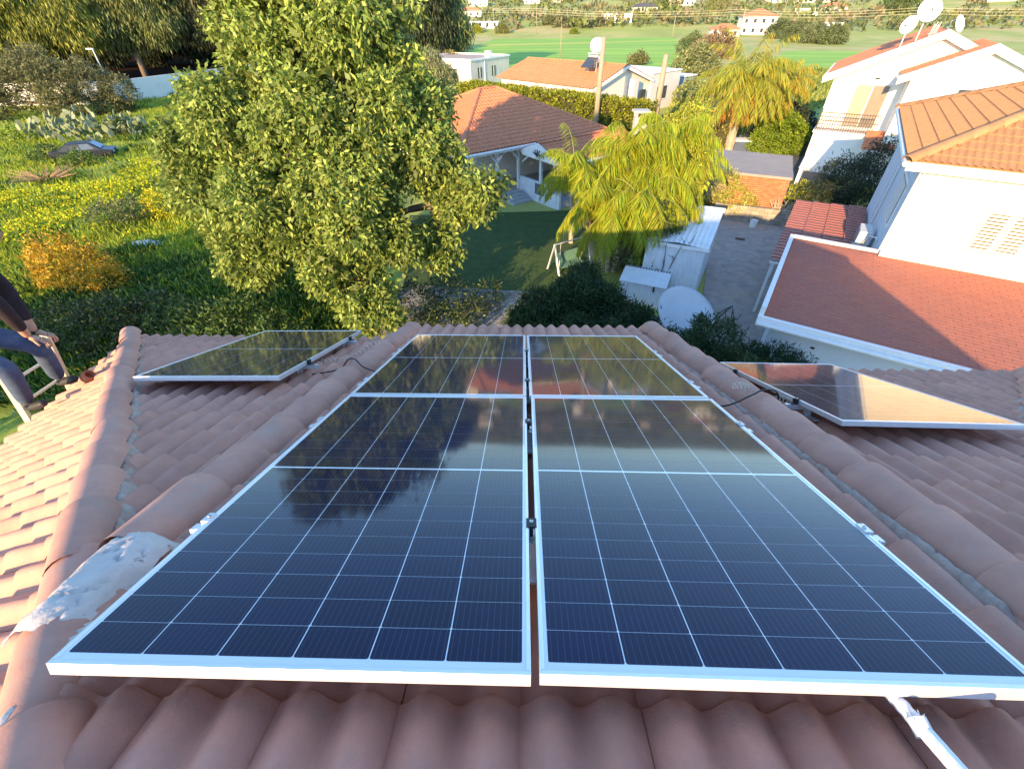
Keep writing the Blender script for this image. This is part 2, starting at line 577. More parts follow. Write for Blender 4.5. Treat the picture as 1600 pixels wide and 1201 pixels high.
def cell_material():
    m, N, L, b = newmat('silicon_cell')
    tc = N.new('ShaderNodeTexCoord')
    sp = N.new('ShaderNodeSeparateXYZ'); L.new(tc.outputs['Object'], sp.inputs[0])
    # busbars: thin silver wires running along the panel, eleven to a cell
    mu = N.new('ShaderNodeMath'); mu.operation = 'MULTIPLY'; mu.inputs[1].default_value = 11 / .1795; L.new(sp.outputs[0], mu.inputs[0])
    fr = N.new('ShaderNodeMath'); fr.operation = 'FRACT'; L.new(mu.outputs[0], fr.inputs[0])
    lt = N.new('ShaderNodeMath'); lt.operation = 'LESS_THAN'; lt.inputs[1].default_value = .055; L.new(fr.outputs[0], lt.inputs[0])
    oi = N.new('ShaderNodeObjectInfo')
    mr = N.new('ShaderNodeMapRange'); mr.inputs[3].default_value = .8; mr.inputs[4].default_value = 1.25; L.new(oi.outputs['Random'], mr.inputs[0])
    hs = N.new('ShaderNodeHueSaturation'); hs.inputs['Color'].default_value = (.0025, .0038, .028, 1); L.new(mr.outputs[0], hs.inputs['Value'])
    mx = N.new('ShaderNodeMix'); mx.data_type = 'RGBA'; L.new(lt.outputs[0], mx.inputs[0]); L.new(hs.outputs[0], mx.inputs[6]); mx.inputs[7].default_value = (.06, .075, .14, 1)
    L.new(mx.outputs[2], b.inputs['Base Color'])
    b.inputs['Roughness'].default_value = .45
    b.inputs['Specular IOR Level'].default_value = .05
    b.inputs['Coat Weight'].default_value = 1.0
    b.inputs['Coat IOR'].default_value = 1.33
    geo = N.new('ShaderNodeNewGeometry')
    nz = N.new('ShaderNodeTexNoise'); nz.inputs['Scale'].default_value = 3.0; nz.inputs['Detail'].default_value = 5
    L.new(geo.outputs['Position'], nz.inputs['Vector'])
    m2 = N.new('ShaderNodeMapRange'); m2.inputs[3].default_value = .03; m2.inputs[4].default_value = .085; L.new(nz.outputs[0], m2.inputs[0])
    L.new(m2.outputs[0], b.inputs['Coat Roughness'])
    MATS['silicon_cell'] = m
    return m
m_cell = cell_material()
CW_, CH_ = .1795, .0903
b = MB(); b.add([(-CW_ / 2 + .004, -CH_ / 2, 0), (CW_ / 2 - .004, -CH_ / 2, 0), (CW_ / 2, -CH_ / 2 + .004, 0), (CW_ / 2, CH_ / 2, 0), (-CW_ / 2, CH_ / 2, 0), (-CW_ / 2, -CH_ / 2 + .004, 0),
                 (-CW_ / 2, -CH_ / 2, -.0004), (CW_ / 2, -CH_ / 2, -.0004), (CW_ / 2, CH_ / 2, -.0004), (-CW_ / 2, CH_ / 2, -.0004)],
                [(0, 1, 2, 3, 4, 5), (6, 9, 8, 7), (3, 8, 9, 4)])
cell_me = b.mesh('solar_cell', m_cell)
b = MB()
fw = .011
b.box(-PW / 2, PW / 2, 0, fw, -PT, 0); b.box(-PW / 2, PW / 2, PL - fw, PL, -PT, 0)
b.box(-PW / 2, -PW / 2 + fw, fw, PL - fw, -PT, 0); b.box(PW / 2 - fw, PW / 2, fw, PL - fw, -PT, 0)
b.box(-PW / 2 + fw, PW / 2 - fw, fw, fw + .022, -PT, -PT + .002); b.box(-PW / 2 + fw, PW / 2 - fw, PL - fw - .022, PL - fw, -PT, -PT + .002)
frame_me = b.mesh('frame', m_alu)
b = MB(); b.box(-PW / 2 + fw, PW / 2 - fw, fw, PL - fw, -.007, -.0025)
back_me = b.mesh('backsheet', m_back)
def cell_spots():
    out = []
    gx, gy, mid = .0030, .0014, .012
    tw = 6 * CW_ + 5 * gx
    half = 10 * CH_ + 9 * gy
    y0 = (PL - 2 * half - mid) / 2
    for h in (0, 1):
        for r_ in range(10):
            y = y0 + h * (half + mid) + r_ * (CH_ + gy) + CH_ / 2
            for c in range(6):
                out.append((-tw / 2 + c * (CW_ + gx) + CW_ / 2, y))
    return out
SPOTS = cell_spots()
def panel(label, M, group='solar panels on the tiled roof'):
    t = thing('solar_panel', label, 'solar panel', (0, 0, 0), 0, group)
    t.matrix_basis = M
    fo = bpy.data.objects.new('frame', frame_me); link(fo, t)
    md = fo.modifiers.new('bevel', 'BEVEL'); md.width = .0012; md.segments = 2
    bo = bpy.data.objects.new('backsheet', back_me); link(bo, t)
    for x, y in SPOTS:
        c = bpy.data.objects.new('solar_cell', cell_me); link(c, bo); c.location = (x, y, -.0021)
    return t
def slope_m(x, y, z, pitch, yaw=0.0):
    return Matrix.Translation((x, y, z)) @ Matrix.Rotation(yaw, 4, 'Z') @ Matrix.Rotation(-R(pitch), 4, 'X')
PZ = 7.5403
G = .010
y2 = (PL + .012)
panel('near left of the four central solar panels, lowest left in the picture', slope_m(-PW / 2 - G, 0, PZ, 22))
panel('near right of the four central solar panels, reaching the right picture edge', slope_m(PW / 2 + G, 0, PZ - .001, 22, R(-.35)))
panel('far left of the four central solar panels, by the eaves', slope_m(-PW / 2 - G, y2 * cA, PZ - y2 * sA, 22))
panel('far right of the four central solar panels, by the eaves', slope_m(PW / 2 + G, y2 * cA, PZ - y2 * sA, 22))
panel('single solar panel on the left roof section beyond the ridge tiles', slope_m(-2.475, 2.264, 6.560, 22.4, R(1.0)))
panel('single solar panel on the right roof section mirroring a white wall', slope_m(2.573, 1.716, 6.684, 25.7, R(-1.0)))

# rails and clamps
m_rail = mat('rail_aluminium', (.72, .73, .74), rough=.4, metal=.6, scale=12)
def rail(label, p, x0, x1, pitch):
    t = thing('mounting_rail', label, 'rail', (0, 0, 0), 0, 'aluminium mounting rails')
    t.matrix_basis = slope_m(*p, pitch)
    b = MB(); b.box(x0, x1, -.02, .02, -PT - .042, -PT - .002); b.build('rail_profile', m_rail, t, bevel=.003)
    for x in (x0 + .10, x1 - .10, (x0 + x1) / 2):
        b = MB(); b.box(x - .02, x + .02, -.05, -.02, -PT - .075, -PT - .01); b.box(x - .02, x + .02, -.16, -.02, -PT - .085, -PT - .075); b.build('roof_hook', m_rail, t)
    return t
def onp(y): return (0, y * cA, PZ - y * sA)
labs = ['rail under the near panels, nearer the camera', 'rail under the near panels, further down', 'rail under the far panels, upper one', 'rail under the far panels, by the eaves']
for i, v in enumerate((.575, 1.50, 2.25, 3.15)):
    rail('aluminium mounting ' + labs[i], onp(v), -1.215, 1.215, 22)
def rail_side(lab, M0, v):
    t = thing('mounting_rail', lab, 'rail', (0, 0, 0), 0, 'aluminium mounting rails')
    t.matrix_basis = M0 @ Matrix.Translation((0, v, 0))
    b = MB(); b.box(-.65, .65, -.02, .02, -PT - .042, -PT - .002); b.build('rail_profile', m_rail, t, bevel=.003)
    for x in (-.5, .5):
        b = MB(); b.box(x - .02, x + .02, -.05, -.02, -PT - .075, -PT - .01); b.box(x - .02, x + .02, -.16, -.02, -PT - .085, -PT - .075); b.build('roof_hook', m_rail, t)
ML, MR_ = slope_m(-2.475, 2.264, 6.560, 22.4, R(1.0)), slope_m(2.573, 1.716, 6.684, 25.7, R(-1.0))
rail_side('aluminium rail end sticking out under the left single panel, upper one', ML, .50)
rail_side('aluminium rail end sticking out under the left single panel, by the eaves', ML, 1.50)
rail_side('aluminium rail end sticking out under the right single panel, upper one', MR_, .50)
rail_side('aluminium rail end sticking out under the right single panel, by the eaves', MR_, 1.55)
def clamp(label, M, mid=True, dark=False):
    t = thing('panel_clamp', label, 'clamp', (0, 0, 0), 0, 'panel clamps')
    t.matrix_basis = M
    mm = m_black if dark else m_rail
    b = MB()
    if mid:
        b.box(-.018, .018, -.025, .025, 0.0, .004); b.box(-.006, .006, -.025, .025, -.04, 0.0)
    else:
        b.box(-.012, .016, -.025, .025, 0.0, .004); b.box(.001, .016, -.025, .025, -.035, 0.0); b.box(.016, .045, -.025, .025, -.037, -.030)
    b.build('clamp_body', mm, t, bevel=.001)
    b = MB(); b.lathe([(.0065, .004), (.0065, .010), (.004, .010), (.004, .006)], 12); b.build('bolt', m_rail, t, smooth=False)
    return t
for i, v in enumerate((.575, 1.50, 2.25, 3.15)):
    clamp(['dark mid clamp in the central seam, nearest the camera', 'mid clamp in the central seam, second from the camera', 'mid clamp in the central seam, third from the camera', 'mid clamp in the central seam, nearest the eaves'][i],
          slope_m(*onp(v), 22), True, True)
    clamp('end clamp on the left edge of the central panels, ' + ['nearest the camera', 'second from the camera', 'third from the camera', 'nearest the eaves'][i],
          slope_m(-PW - G - .001, onp(v)[1], onp(v)[2], 22) @ Matrix.Rotation(math.pi, 4, 'Z'), False)
    clamp('end clamp on the right edge of the central panels, ' + ['nearest the camera', 'second from the camera', 'third from the camera', 'nearest the eaves'][i],
          slope_m(PW + G + .001, onp(v)[1], onp(v)[2], 22), False)
for nm, M0, s in (('left', ML, 1), ('right', MR_, -1)):
    for v, q in ((.50, 'upper'), (1.52, 'lower')):
        clamp('black end clamp on the ' + nm + ' single panel edge, ' + q + ' one', M0 @ Matrix.Translation((s * PW / 2, v, 0)) @ Matrix.Rotation(0 if s > 0 else math.pi, 4, 'Z'), False, True)

# conduit at the lower right, its tape, cables, cable spirals
b = MB()
pts = [Vector((.826 - .02, .10, zc(.10) + .055)), Vector((.826, -.02, zc(-.02) + .06)), Vector((.845, -.16, zc(-.16) + .05)), Vector((.86, -.36, zc(-.36) + .05))]
fine = []
for i in range(3):
    for k in range(14):
        fine.append(pts[i].lerp(pts[i + 1], k / 14))
fine.append(pts[-1])
rad = [.0145 + (.0016 if i % 2 else 0) if fine[i].y > -.05 else .0155 + (.0004 if i % 2 else 0) for i in range(len(fine))]
t = thing('conduit', 'white corrugated conduit coming out from under the near right panel', 'conduit')
m_pvc = mat('white_pvc', (.78, .80, .80), (.70, .72, .73), rough=.45, scale=30)
b.tube(fine, rad, 14); b.build('pipe', m_pvc, t, smooth=False)
b = MB()
rs = random.Random(3)
cpt = fine[19]
for i in range(6):
    a0 = rs.uniform(0, 6.28)
    b.add([tuple(cpt + Vector((.017 * math.cos(a0 + q) + rs.uniform(-.012, .022) * (q == 1), dy + rs.uniform(-.012, .012), .017 * math.sin(a0 + q) + .004 * q))) for q, dy in ((0, 0), (1, 0), (1, .02), (0, .02))], [(0, 1, 2, 3)])
b.tube([cpt + Vector((0, -.016, 0)), cpt + Vector((0, .016, 0))], [.0185, .0195], 12)
b.build('tape', mat('masking_tape', (.72, .74, .72), rough=.7), t)

def cable(label, pts, r_=.004, m=None):
    c = [Vector(p) for p in pts]; out = []
    for i in range(len(c) - 1):
        p0, p1, p2, p3 = c[max(i - 1, 0)], c[i], c[i + 1], c[min(i + 2, len(c) - 1)]
        for k in range(8):
            s = k / 8
            out.append(.5 * ((2 * p1) + (p2 - p0) * s + (2 * p0 - 5 * p1 + 4 * p2 - p3) * s * s + (3 * p1 - p0 - 3 * p2 + p3) * s ** 3))
    out.append(c[-1])
    b = MB(); b.tube(out, r_, 6)
    o = b.build('cable', m or m_black, None, smooth=True)
    return tag(o, label, 'cable')
cable('black cable crossing the left ridge tiles to the central panels', [(-1.86, 2.62, zl(2.62) - .01), (-1.66, 2.72, zl(2.72) + .01), (XL - .10, 2.70, zc(2.7) + .075), (XL, 2.62, zc(2.62) + .105), (XL + .10, 2.52, zc(2.52) + .06), (-1.17, 2.46, zc(2.46) + .02), (-1.1, 2.46, zc(2.46) + .02)], .006)
cable('black cable crossing the right ridge tiles to the central panels', [(1.1, 1.86, zc(1.86) + .03), (1.3, 1.84, zc(1.84) + .02), (XR - .1, 1.93, zc(1.93) + .07), (XR, 1.98, zc(1.98) + .095), (XR + .12, 2.0, zc(2.0) + .06), (1.85, 2.05, zr(2.05) + .0), (2.1, 2.2, zr(2.2) + .03)], .006)
def spiral(label, a, b_, turns, r_):
    a = Vector(a); b_ = Vector(b_); d = (b_ - a); L_ = d.length; d.normalize(); sx = d.orthogonal().normalized(); sy = d.cross(sx)
    n = turns * 12; pts = []
    for i in range(n + 1):
        t = i / n; an = t * turns * 2 * math.pi
        pts.append(a + d * L_ * t + r_ * (sx * math.cos(an) + sy * math.sin(an)) + Vector((0, 0, .03 * math.sin(t * 9))))
    m2 = MB(); m2.tube(pts, .0025, 5)
    return tag(m2.build('cable_spiral', mat('cream_plastic', (.66, .60, .46), rough=.5), None, smooth=True), label, 'cable wrap')
spiral('cream spiral cable wrap between the left single panel and ridge tiles', (-1.87, 2.66, zl(2.66) + .03), (-1.42, 3.25, zc(3.25) + .09), 17, .022)
spiral('cream spiral cable wrap between the right ridge tiles and right single panel', (1.42, 2.05, zc(2.05) + .10), (1.98, 2.18, zr(2.18) + .06), 15, .022)

# ================================================================ GROUND
def hz(x, y):
    d = math.hypot(x, y + .36)
    if d < 240: return 0.0
    q = d - 240
    z = .046 * q + 1.6e-5 * q * q
    z += min(1, q / 60) * (2.2 * math.sin(x * .013 + 1.3) + 1.6 * math.sin(y * .011 + x * .005) + 8 * min(1, q / 500) * math.sin(x * .0042 + .6))
    return max(z, 0)
mb = MB()
ys = [-300, -100, -30, 0, 10, 20, 40, 60, 80, 110, 140, 170, 200, 230, 250, 270, 290, 310, 330, 355, 380, 410, 440, 470, 510, 550, 600, 650, 710, 780, 860, 950, 1100, 1300, 1600, 2000]
nx = 81
V = []; F = []
for j, y in enumerate(ys):
    half = 300 + abs(y) * 1.9
    for i in range(nx):
        x = (i / (nx - 1) * 2 - 1) * half
        V.append((x, y, hz(x, y)))
for j in range(len(ys) - 1):
    for i in range(nx - 1):
        F.append((j * nx + i, j * nx + i + 1, (j + 1) * nx + i + 1, (j + 1) * nx + i))
mb.add(V, F)
m_ground = mat('scrub_ground', (.36, .40, .09), (.24, .30, .06), rough=.95, scale=.06, bump=.3, bscale=3, dirt=(.44, .37, .15), dscale=.03, dlo=.48, dhi=.62)
struct('ground', mb, m_ground, smooth=True)
m_meadow = mat('meadow_ground', (.33, .40, .05), (.15, .22, .03), rough=.95, scale=.5, bump=.6, bscale=6, dirt=(.48, .45, .06), dscale=.22, dlo=.50, dhi=.66)
mb = MB(); mb.poly([(-110, -6, .02), (-5.6, -6, .02), (-4.6, 13, .02), (-7.0, 26, .02), (-16, 60, .02), (-47, 90.5, .02), (-54.9, 64, .02), (-110, 66, .02)])
struct('meadow', mb, m_meadow)
mb = MB(); mb.poly([(-170, 66, .02), (-55, 66, .02), (-46, 92, .02), (-30, 150, .02), (-170, 190, .02)])
struct('ploughed_field', mb, mat('dark_soil', (.030, .018, .013), (.02, .012, .009), rough=1.0, spec=0, scale=.3, bump=.5, bscale=2))
m_field = mat('young_crop', (.24, .43, .035), (.18, .36, .03), rough=.9, scale=.05, bump=.4, bscale=1.5, stretch=(.25, 3, 1), dirt=(.32, .50, .05), dscale=.05, dlo=.5, dhi=.62)
mb = MB(); mb.poly([(-20, 92, .04), (17, 72, .04), (26, 86, .04), (34, 112, .04), (44, 150, .04), (62, 205, .04), (88, 238, .04), (25, 262, .04), (-13, 238, .04), (-16, 160, .04)])
struct('crop_field', mb, m_field)
mb = MB(); mb.poly([(44, 104, .04), (130, 84, .04), (150, 128, .04), (70, 150, .04)])
struct('crop_field', mb, m_field)
mb = MB(); mb.poly([(-15, 180, .06), (64, 206, .06), (66, 212, .06), (-15, 190, .06)])
struct('field_margin', mb, mat('yellow_margin', (.52, .52, .08), (.28, .40, .06), rough=.95, scale=.2))
# back garden
mb = MB(); mb.poly([(-5.5, 3, .03), (9, 3, .03), (9, 13, .03), (6.4, 13.0, .03), (2.6, 15.6, .03), (-5, 16.5, .03)])
struct('gravel_bed', mb, mat('white_gravel', (.34, .34, .33), (.12, .12, .10), rough=.95, scale=6, bump=1, bscale=14, dirt=(.08, .10, .04), dscale=1.2, dlo=.5, dhi=.6))
mb = MB(); mb.poly([(-5, 16.45, .035), (2.6, 15.55, .035), (4.1, 22, .035), (3.6, 25.5, .035), (-6.4, 24.6, .035)])
struct('lawn', mb, mat('lawn_grass', (.055, .095, .018), (.03, .06, .011), rough=.95, scale=2.5, bump=.8, bscale=25))  # base darkened: shade under the big tree put into the colour
mb = MB(); mb.poly([(6.0, 12.4, .034), (9.4, 11.6, .034), (14.4, 21.5, .034), (13.6, 23.2, .034), (10.2, 24.6, .034)])
struct('paved_yard', mb, mat('old_paving', (.44, .37, .32), (.28, .24, .21), rough=.9, scale=2.6, bump=.5, bscale=9, dirt=(.48, .36, .25), dscale=.8, dlo=.52, dhi=.7))
mb = MB(); mb.poly([(17.6, 30.8, .03), (19.6, 29.8, .03), (29, 50, .03), (26.2, 51.5, .03)])
struct('driveway', mb, mat('asphalt_drive', (.10, .105, .11), (.08, .085, .09), rough=.9, scale=3, bump=.3))
mb = MB()
arc = [(16.3, 39.3), (19.5, 38.0), (21.5, 38.6), (26.3, 47.5), (25.6, 49.5), (24.0, 51.3), (20.8, 51.6)]
mb.poly([(x, y, .06) for x, y in arc])
struct('terrace', mb, mat('beige_terrace', (.58, .47, .33), (.50, .40, .28), rough=.85, scale=2))
# bare earth behind the yard wall
mb = MB(); mb.poly([(10.4, 24.4, .02), (16.6, 22, .02), (18.2, 31.5, .02), (16, 39, .02), (4.5, 36, .02), (4.2, 25, .02)])
struct('garden_soil', mb, mat('garden_soil', (.19, .17, .09), (.10, .12, .04), rough=.95, scale=1.2, bump=.5, bscale=8))

# ================================================================ helpers for the neighbours
def tiled_face(poly, m, roll=.3, course=.35, h=.045, step=.02, name='roof_tiles', parent=None, lift=.0, n=6):
    """Corrugated, stepped tile sheet clipped to a convex 3D polygon (local coordinates)."""
    P = [Vector(p) for p in poly]
    nrm = (P[1] - P[0]).cross(P[2] - P[0]).normalized()
    if nrm.z < 0: nrm = -nrm
    ex = Vector((0, 0, 1)).cross(nrm).normalized(); ev = ex.cross(nrm).normalized()
    if ev.z > 0: ev = -ev
    o = P[0]
    uv = [((p - o).dot(ex), (p - o).dot(ev)) for p in P]
    u0, u1 = min(a for a, _ in uv), max(a for a, _ in uv); v0, v1 = min(a for _, a in uv), max(a for _, a in uv)
    nu = max(1, math.ceil((u1 - u0) / roll)); nv = max(1, math.ceil((v1 - v0) / course))
    V = []; F = []
    w_ = nu * n + 1
    for k in range(nv):
        for e in (0, 1):
            for i in range(w_):
                u = u0 + i * roll / n
                z = h * (.5 + .5 * math.cos(2 * math.pi * i / n)) + (step if e else 0) + lift
                V.append(tuple(o + ex * u + ev * (v0 + (k + e) * course) + nrm * z))
    for k in range(nv):
        b0 = 2 * k * w_
        for i in range(w_ - 1):
            F.append((b0 + i, b0 + i + 1, b0 + w_ + i + 1, b0 + w_ + i))
            if k < nv - 1:
                F.append((b0 + w_ + i, b0 + w_ + i + 1, b0 + 2 * w_ + i + 1, b0 + 2 * w_ + i))
    bm = bmesh.new()
    bv = [bm.verts.new(v) for v in V]
    for f in F: bm.faces.new([bv[i] for i in f])
    cen = sum(P, Vector()) / len(P)
    for i in range(len(P)):
        a, b = P[i], P[(i + 1) % len(P)]
        pn = (b - a).cross(nrm)
        if pn.dot(cen - a) > 0: pn = -pn
        bmesh.ops.bisect_plane(bm, geom=bm.verts[:] + bm.edges[:] + bm.faces[:], plane_co=a, plane_no=pn, clear_outer=True)
    bmesh.ops.recalc_face_normals(bm, faces=bm.faces[:])
    me = bpy.data.meshes.new(name); bm.to_mesh(me); bm.free(); me.materials.append(m)
    o_ = link(bpy.data.objects.new(name, me), parent)
    o_['kind'] = 'stuff'
    return o_

def hip_caps(parent, a, b, m, r_=.13, step=.42, name='ridge_tile', lift=.03):
    a = Vector(a); b = Vector(b); d = b - a; L_ = d.length; d.normalize()
    sx = d.cross(Vector((0, 0, 1))).normalized(); nz = sx.cross(d)
    key = 'cap%.2f%s' % (r_, m.name)
    if key not in CAPS: CAPS[key] = cap_me('ridge_tile', r_ * .86, r_, .46, m, .8)
    n = max(1, round(L_ / step)); st = L_ / n
    for i in range(n):
        p = a + d * st * i + Vector((0, 0, lift))
        o = bpy.data.objects.new(name, CAPS[key]); link(o, parent)
        o.matrix_basis = Matrix(((sx.x, d.x, nz.x, p.x), (sx.y, d.y, nz.y, p.y), (sx.z, d.z, nz.z, p.z), (0, 0, 0, 1))) @ Matrix.Rotation(-.06, 4, 'X') @ Matrix.Rotation(random.gauss(0, .015), 4, 'Y')
CAPS = {}
def bar_box(mb, a, b, w_, h_):
    """A square bar from a to b."""
    a = Vector(a); b = Vector(b); d = (b - a).normalized()
    sx = d.cross(Vector((0, 0, 1)))
    sx = sx.normalized() if sx.length > 1e-4 else Vector((1, 0, 0))
    up = sx.cross(d).normalized()
    V = [tuple(p + sx * (i * w_ / 2) + up * (j * h_ / 2)) for p in (a, b) for i, j in ((-1, -1), (1, -1), (1, 1), (-1, 1))]
    mb.add(V, [(0, 1, 2, 3), (7, 6, 5, 4), (0, 4, 5, 1), (1, 5, 6, 2), (2, 6, 7, 3), (3, 7, 4, 0)])

m_wallw = mat('white_render', (.80, .78, .72), (.74, .72, .66), rough=.9, scale=2.5, bump=.2, bscale=60, dirt=(.66, .63, .57), dscale=.5, dlo=.58, dhi=.8)
m_wallc = mat('cream_wall', (.78, .70, .52), (.72, .64, .47), rough=.9, scale=2, bump=.2, bscale=60)
m_glass = mat('window_glass', (.05, .06, .07), rough=.08, coat=.6, spec=.6)
m_tan = mat('tan_roof_tile', (.40, .215, .10), (.33, .17, .08), rough=.85, scale=5, bump=.3, bscale=80, rnd=.1)
m_red = mat('orange_roof_tile', (.54, .215, .105), (.45, .165, .08), rough=.85, scale=4, bump=.3, bscale=60, rnd=.1)
m_shing = mat('red_shingle', (.37, .135, .09), (.31, .115, .08), rough=.95, scale=3, bump=.6, bscale=200, rnd=.15, dirt=(.30, .125, .095), dscale=1.1, dlo=.5, dhi=.7)

TH = R(-31)
# ---------------------------------------------------------------- neighbour under the tan hip roof
t = thing('neighbour_house', 'cream house with tan tiled hip roof and shuttered windows at the right edge', 'house', (10.5, 12.5, 0), TH)
mb = MB(); mb.box(0, 9, 0, 8.5, 0, 5.55); mb.build('wall', m_wallc, t)
mb = MB(); mb.box(-.42, 9.4, -.36, 8.9, 5.50, 5.60); mb.build('soffit', m_white, t)
mb = MB()
mb.box(-.47, 9.45, -.41, -.34, 5.44, 5.66); mb.box(-.47, -.40, -.34, 8.9, 5.44, 5.66)
mb.tube([(-.52, -.47, 5.60), (9.5, -.47, 5.60)], .065, 8); mb.tube([(-.53, -.47, 5.60), (-.53, 8.95, 5.60)], .065, 8)
mb.build('gutter', m_white, t)
A, Bq, Cq, Dq = (-.5, -.44, 5.68), (9.5, -.44, 5.68), (9.5, 8.95, 5.68), (-.5, 8.95, 5.68)
K1, K2 = (4.2, 4.25, 7.62), (4.8, 4.25, 7.62)
tiled_face([A, Bq, K2, K1], m_tan, .165, .34, .04, .022, parent=t)
tiled_face([A, K1, Dq], m_tan, .165, .34, .04, .022, parent=t)
tiled_face([Dq, K1, K2, Cq], m_tan, .165, .34, .04, .022, parent=t)
mb = MB(); mb.poly([A, Bq, K2, K1], .03); mb.poly([A, K1, Dq], .03); mb.poly([Dq, K1, K2, Cq], .03); mb.poly([Bq, Cq, K2], .03); mb.build('roof_deck', m_tan, t)
hip_caps(t, K1, A, m_tan, .17, .40); hip_caps(t, K1, Dq, m_tan, .17, .40); hip_caps(t, K2, Bq, m_tan, .17, .40)
m_louv = mat('cream_shutter', (.80, .74, .58), rough=.55, scale=8)
for x0, x1 in ((1.72, 2.20), (2.27, 2.75), (4.6, 5.1), (5.15, 5.65)):
    mb = MB()
    mb.box(x0, x0 + .045, -.045, -.005, 3.60, 4.68); mb.box(x1 - .045, x1, -.045, -.005, 3.60, 4.68)
    mb.box(x0 + .045, x1 - .045, -.045, -.005, 3.60, 3.66); mb.box(x0 + .045, x1 - .045, -.045, -.005, 4.62, 4.68)
    sh = mb.build('shutter', m_louv, t)
    mb = MB(); mb.box(x0 + .045, x1 - .045, -.012, -.004, 3.66, 4.62); mb.build('shutter_back_shade', mat('shutter_gap_shade', (.10, .08, .05), rough=.9), sh)  # dark sheet behind the slats, shade of the gaps put into its colour
    n = 11
    for k in range(n):
        z = 3.675 + k * .95 / n
        mb = MB(); mb.add([(x0 + .045, -.040, z), (x1 - .045, -.040, z), (x1 - .045, -.022, z + .022), (x0 + .045, -.022, z + .022), (x0 + .045, -.040, z + .026), (x1 - .045, -.040, z + .026), (x1 - .045, -.022, z + .048), (x0 + .045, -.022, z + .048)],
                          [(0, 3, 2, 1), (4, 5, 6, 7), (0, 1, 5, 4), (2, 3, 7, 6), (1, 2, 6, 5), (3, 0, 4, 7)])
        mb.build('slat', m_louv, sh)
for x0, x1 in ((1.60, 2.88), (4.5, 5.75)):
    mb = MB(); mb.box(x0, x1, -.09, 0.0, 3.50, 3.57); mb.build('window_sill', m_white, t)
mb = MB(); mb.box(-.06, .0, 1.0, 2.7, 3.55, 4.85); wf = mb.build('window', m_white, t, bevel=.01)
mb = MB(); mb.box(-.075, -.058, 1.12, 2.58, 3.66, 4.75); mb.build('pane', m_glass, wf)
for k in range(12):
    mb = MB(); mb.box(-.085, -.074, 1.14 + k * .118, 1.20 + k * .118, 3.68, 4.73); mb.build('slat', m_white, wf)
mb = MB(); mb.tube([(-.05, 4.6, 5.4), (-.05, 4.6, 2.3)], .035, 8); mb.build('drainpipe', m_white, t)
mb = MB(); mb.tube([(-.04, .08, 5.4), (-.04, .08, 3.2)], .03, 8); mb.build('drainpipe', m_white, t)
m_wallb = mat('shade_blue_render', (.60, .65, .70), (.55, .60, .65), rough=.9, scale=2)  # bluish tint of the shaded walls put into the colour
mb = MB(); mb.box(-.006, -.002, .002, 8.5, 0, 5.49); mb.build('shade_blue_side', m_wallb, t)  # thin sheet added over the cream wall, tinted for its shaded side
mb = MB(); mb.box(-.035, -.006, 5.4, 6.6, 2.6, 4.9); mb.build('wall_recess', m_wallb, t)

# -- its flat shingled annexe
t = thing('annexe', 'low annexe with red shingle roof and white fascia below the cream house', 'annexe', (10.5, 12.5, 0), TH)
EXZ0, EXZ1 = 2.86, 3.08
mb = MB(); mb.box(-2.05, 9.0, -4.75, -.02, 0, 2.7); mb.build('wall', m_wallb, t)  # blue of the shade carried by this wall's colour
mb = MB(); mb.poly([(-2.3, -5.08, EXZ0 - .02), (9.2, -5.08, EXZ0 - .02), (9.2, -.02, EXZ1 - .02), (-.03, -.02, EXZ1 - .02), (-.03, .18, EXZ1 - .012), (-2.3, .18, EXZ1 - .012)], .05); mb.build('roof_deck', m_shing, t)
bm = bmesh.new()
rs = random.Random(5)
sw, shh = .31, .145
def sz_(y): return EXZ0 + (y + 5.08) / 5.26 * (EXZ1 - EXZ0)
rows = int(5.2 / shh)
for r_ in range(rows):
    y0 = -5.06 + r_ * shh; off = (r_ % 2) * sw / 2
    ymax = y0 + shh + .02
    k = 0
    x = -2.3 + off - sw
    while x < 5.2:
        xa_, xb_ = max(x + .003, -2.28), x + sw - .003
        lim = -.05 if y0 + shh > -.02 else 99
        if xb_ > -2.26 and xa_ < lim:
            z1 = sz_(y0) + .004 + rs.uniform(0, .002); z2 = sz_(ymax) + .001
            vs4 = [bm.verts.new(p) for p in ((xa_, y0, z1), (min(xb_, lim), y0, z1), (min(xb_, lim), ymax, z2), (xa_, ymax, z2), (xa_, y0, z1 - .012), (min(xb_, lim), y0, z1 - .012))]
            bm.faces.new(vs4[:4]); bm.faces.new((vs4[4], vs4[5], vs4[1], vs4[0]))
        x += sw
me = bpy.data.meshes.new('shingles'); bm.to_mesh(me); bm.free(); me.materials.append(m_shing)
tag(link(bpy.data.objects.new('shingles', me), t), kind='stuff')
mb = MB(); mb.box(-2.42, 9.2, -5.20, -5.08, 2.66, EXZ0 + .03); mb.tube([(-2.4, -5.25, 2.74), (9.2, -5.25, 2.74)], .06, 8)
mb.build('fascia', m_white, t)
mb = MB(); mb.box(-2.42, -2.30, -5.08, .30, 2.72, EXZ1 + .05); mb.box(-2.30, -.03, .18, .30, 2.80, EXZ1 + .06); mb.build('verge', m_white, t)
mb = MB(); mb.lathe([(.05, 0), (.05, .02), (.04, .03)], 10, (-1.0, -4.76, 2.2)); mb.build('wall_vent', m_black, t)

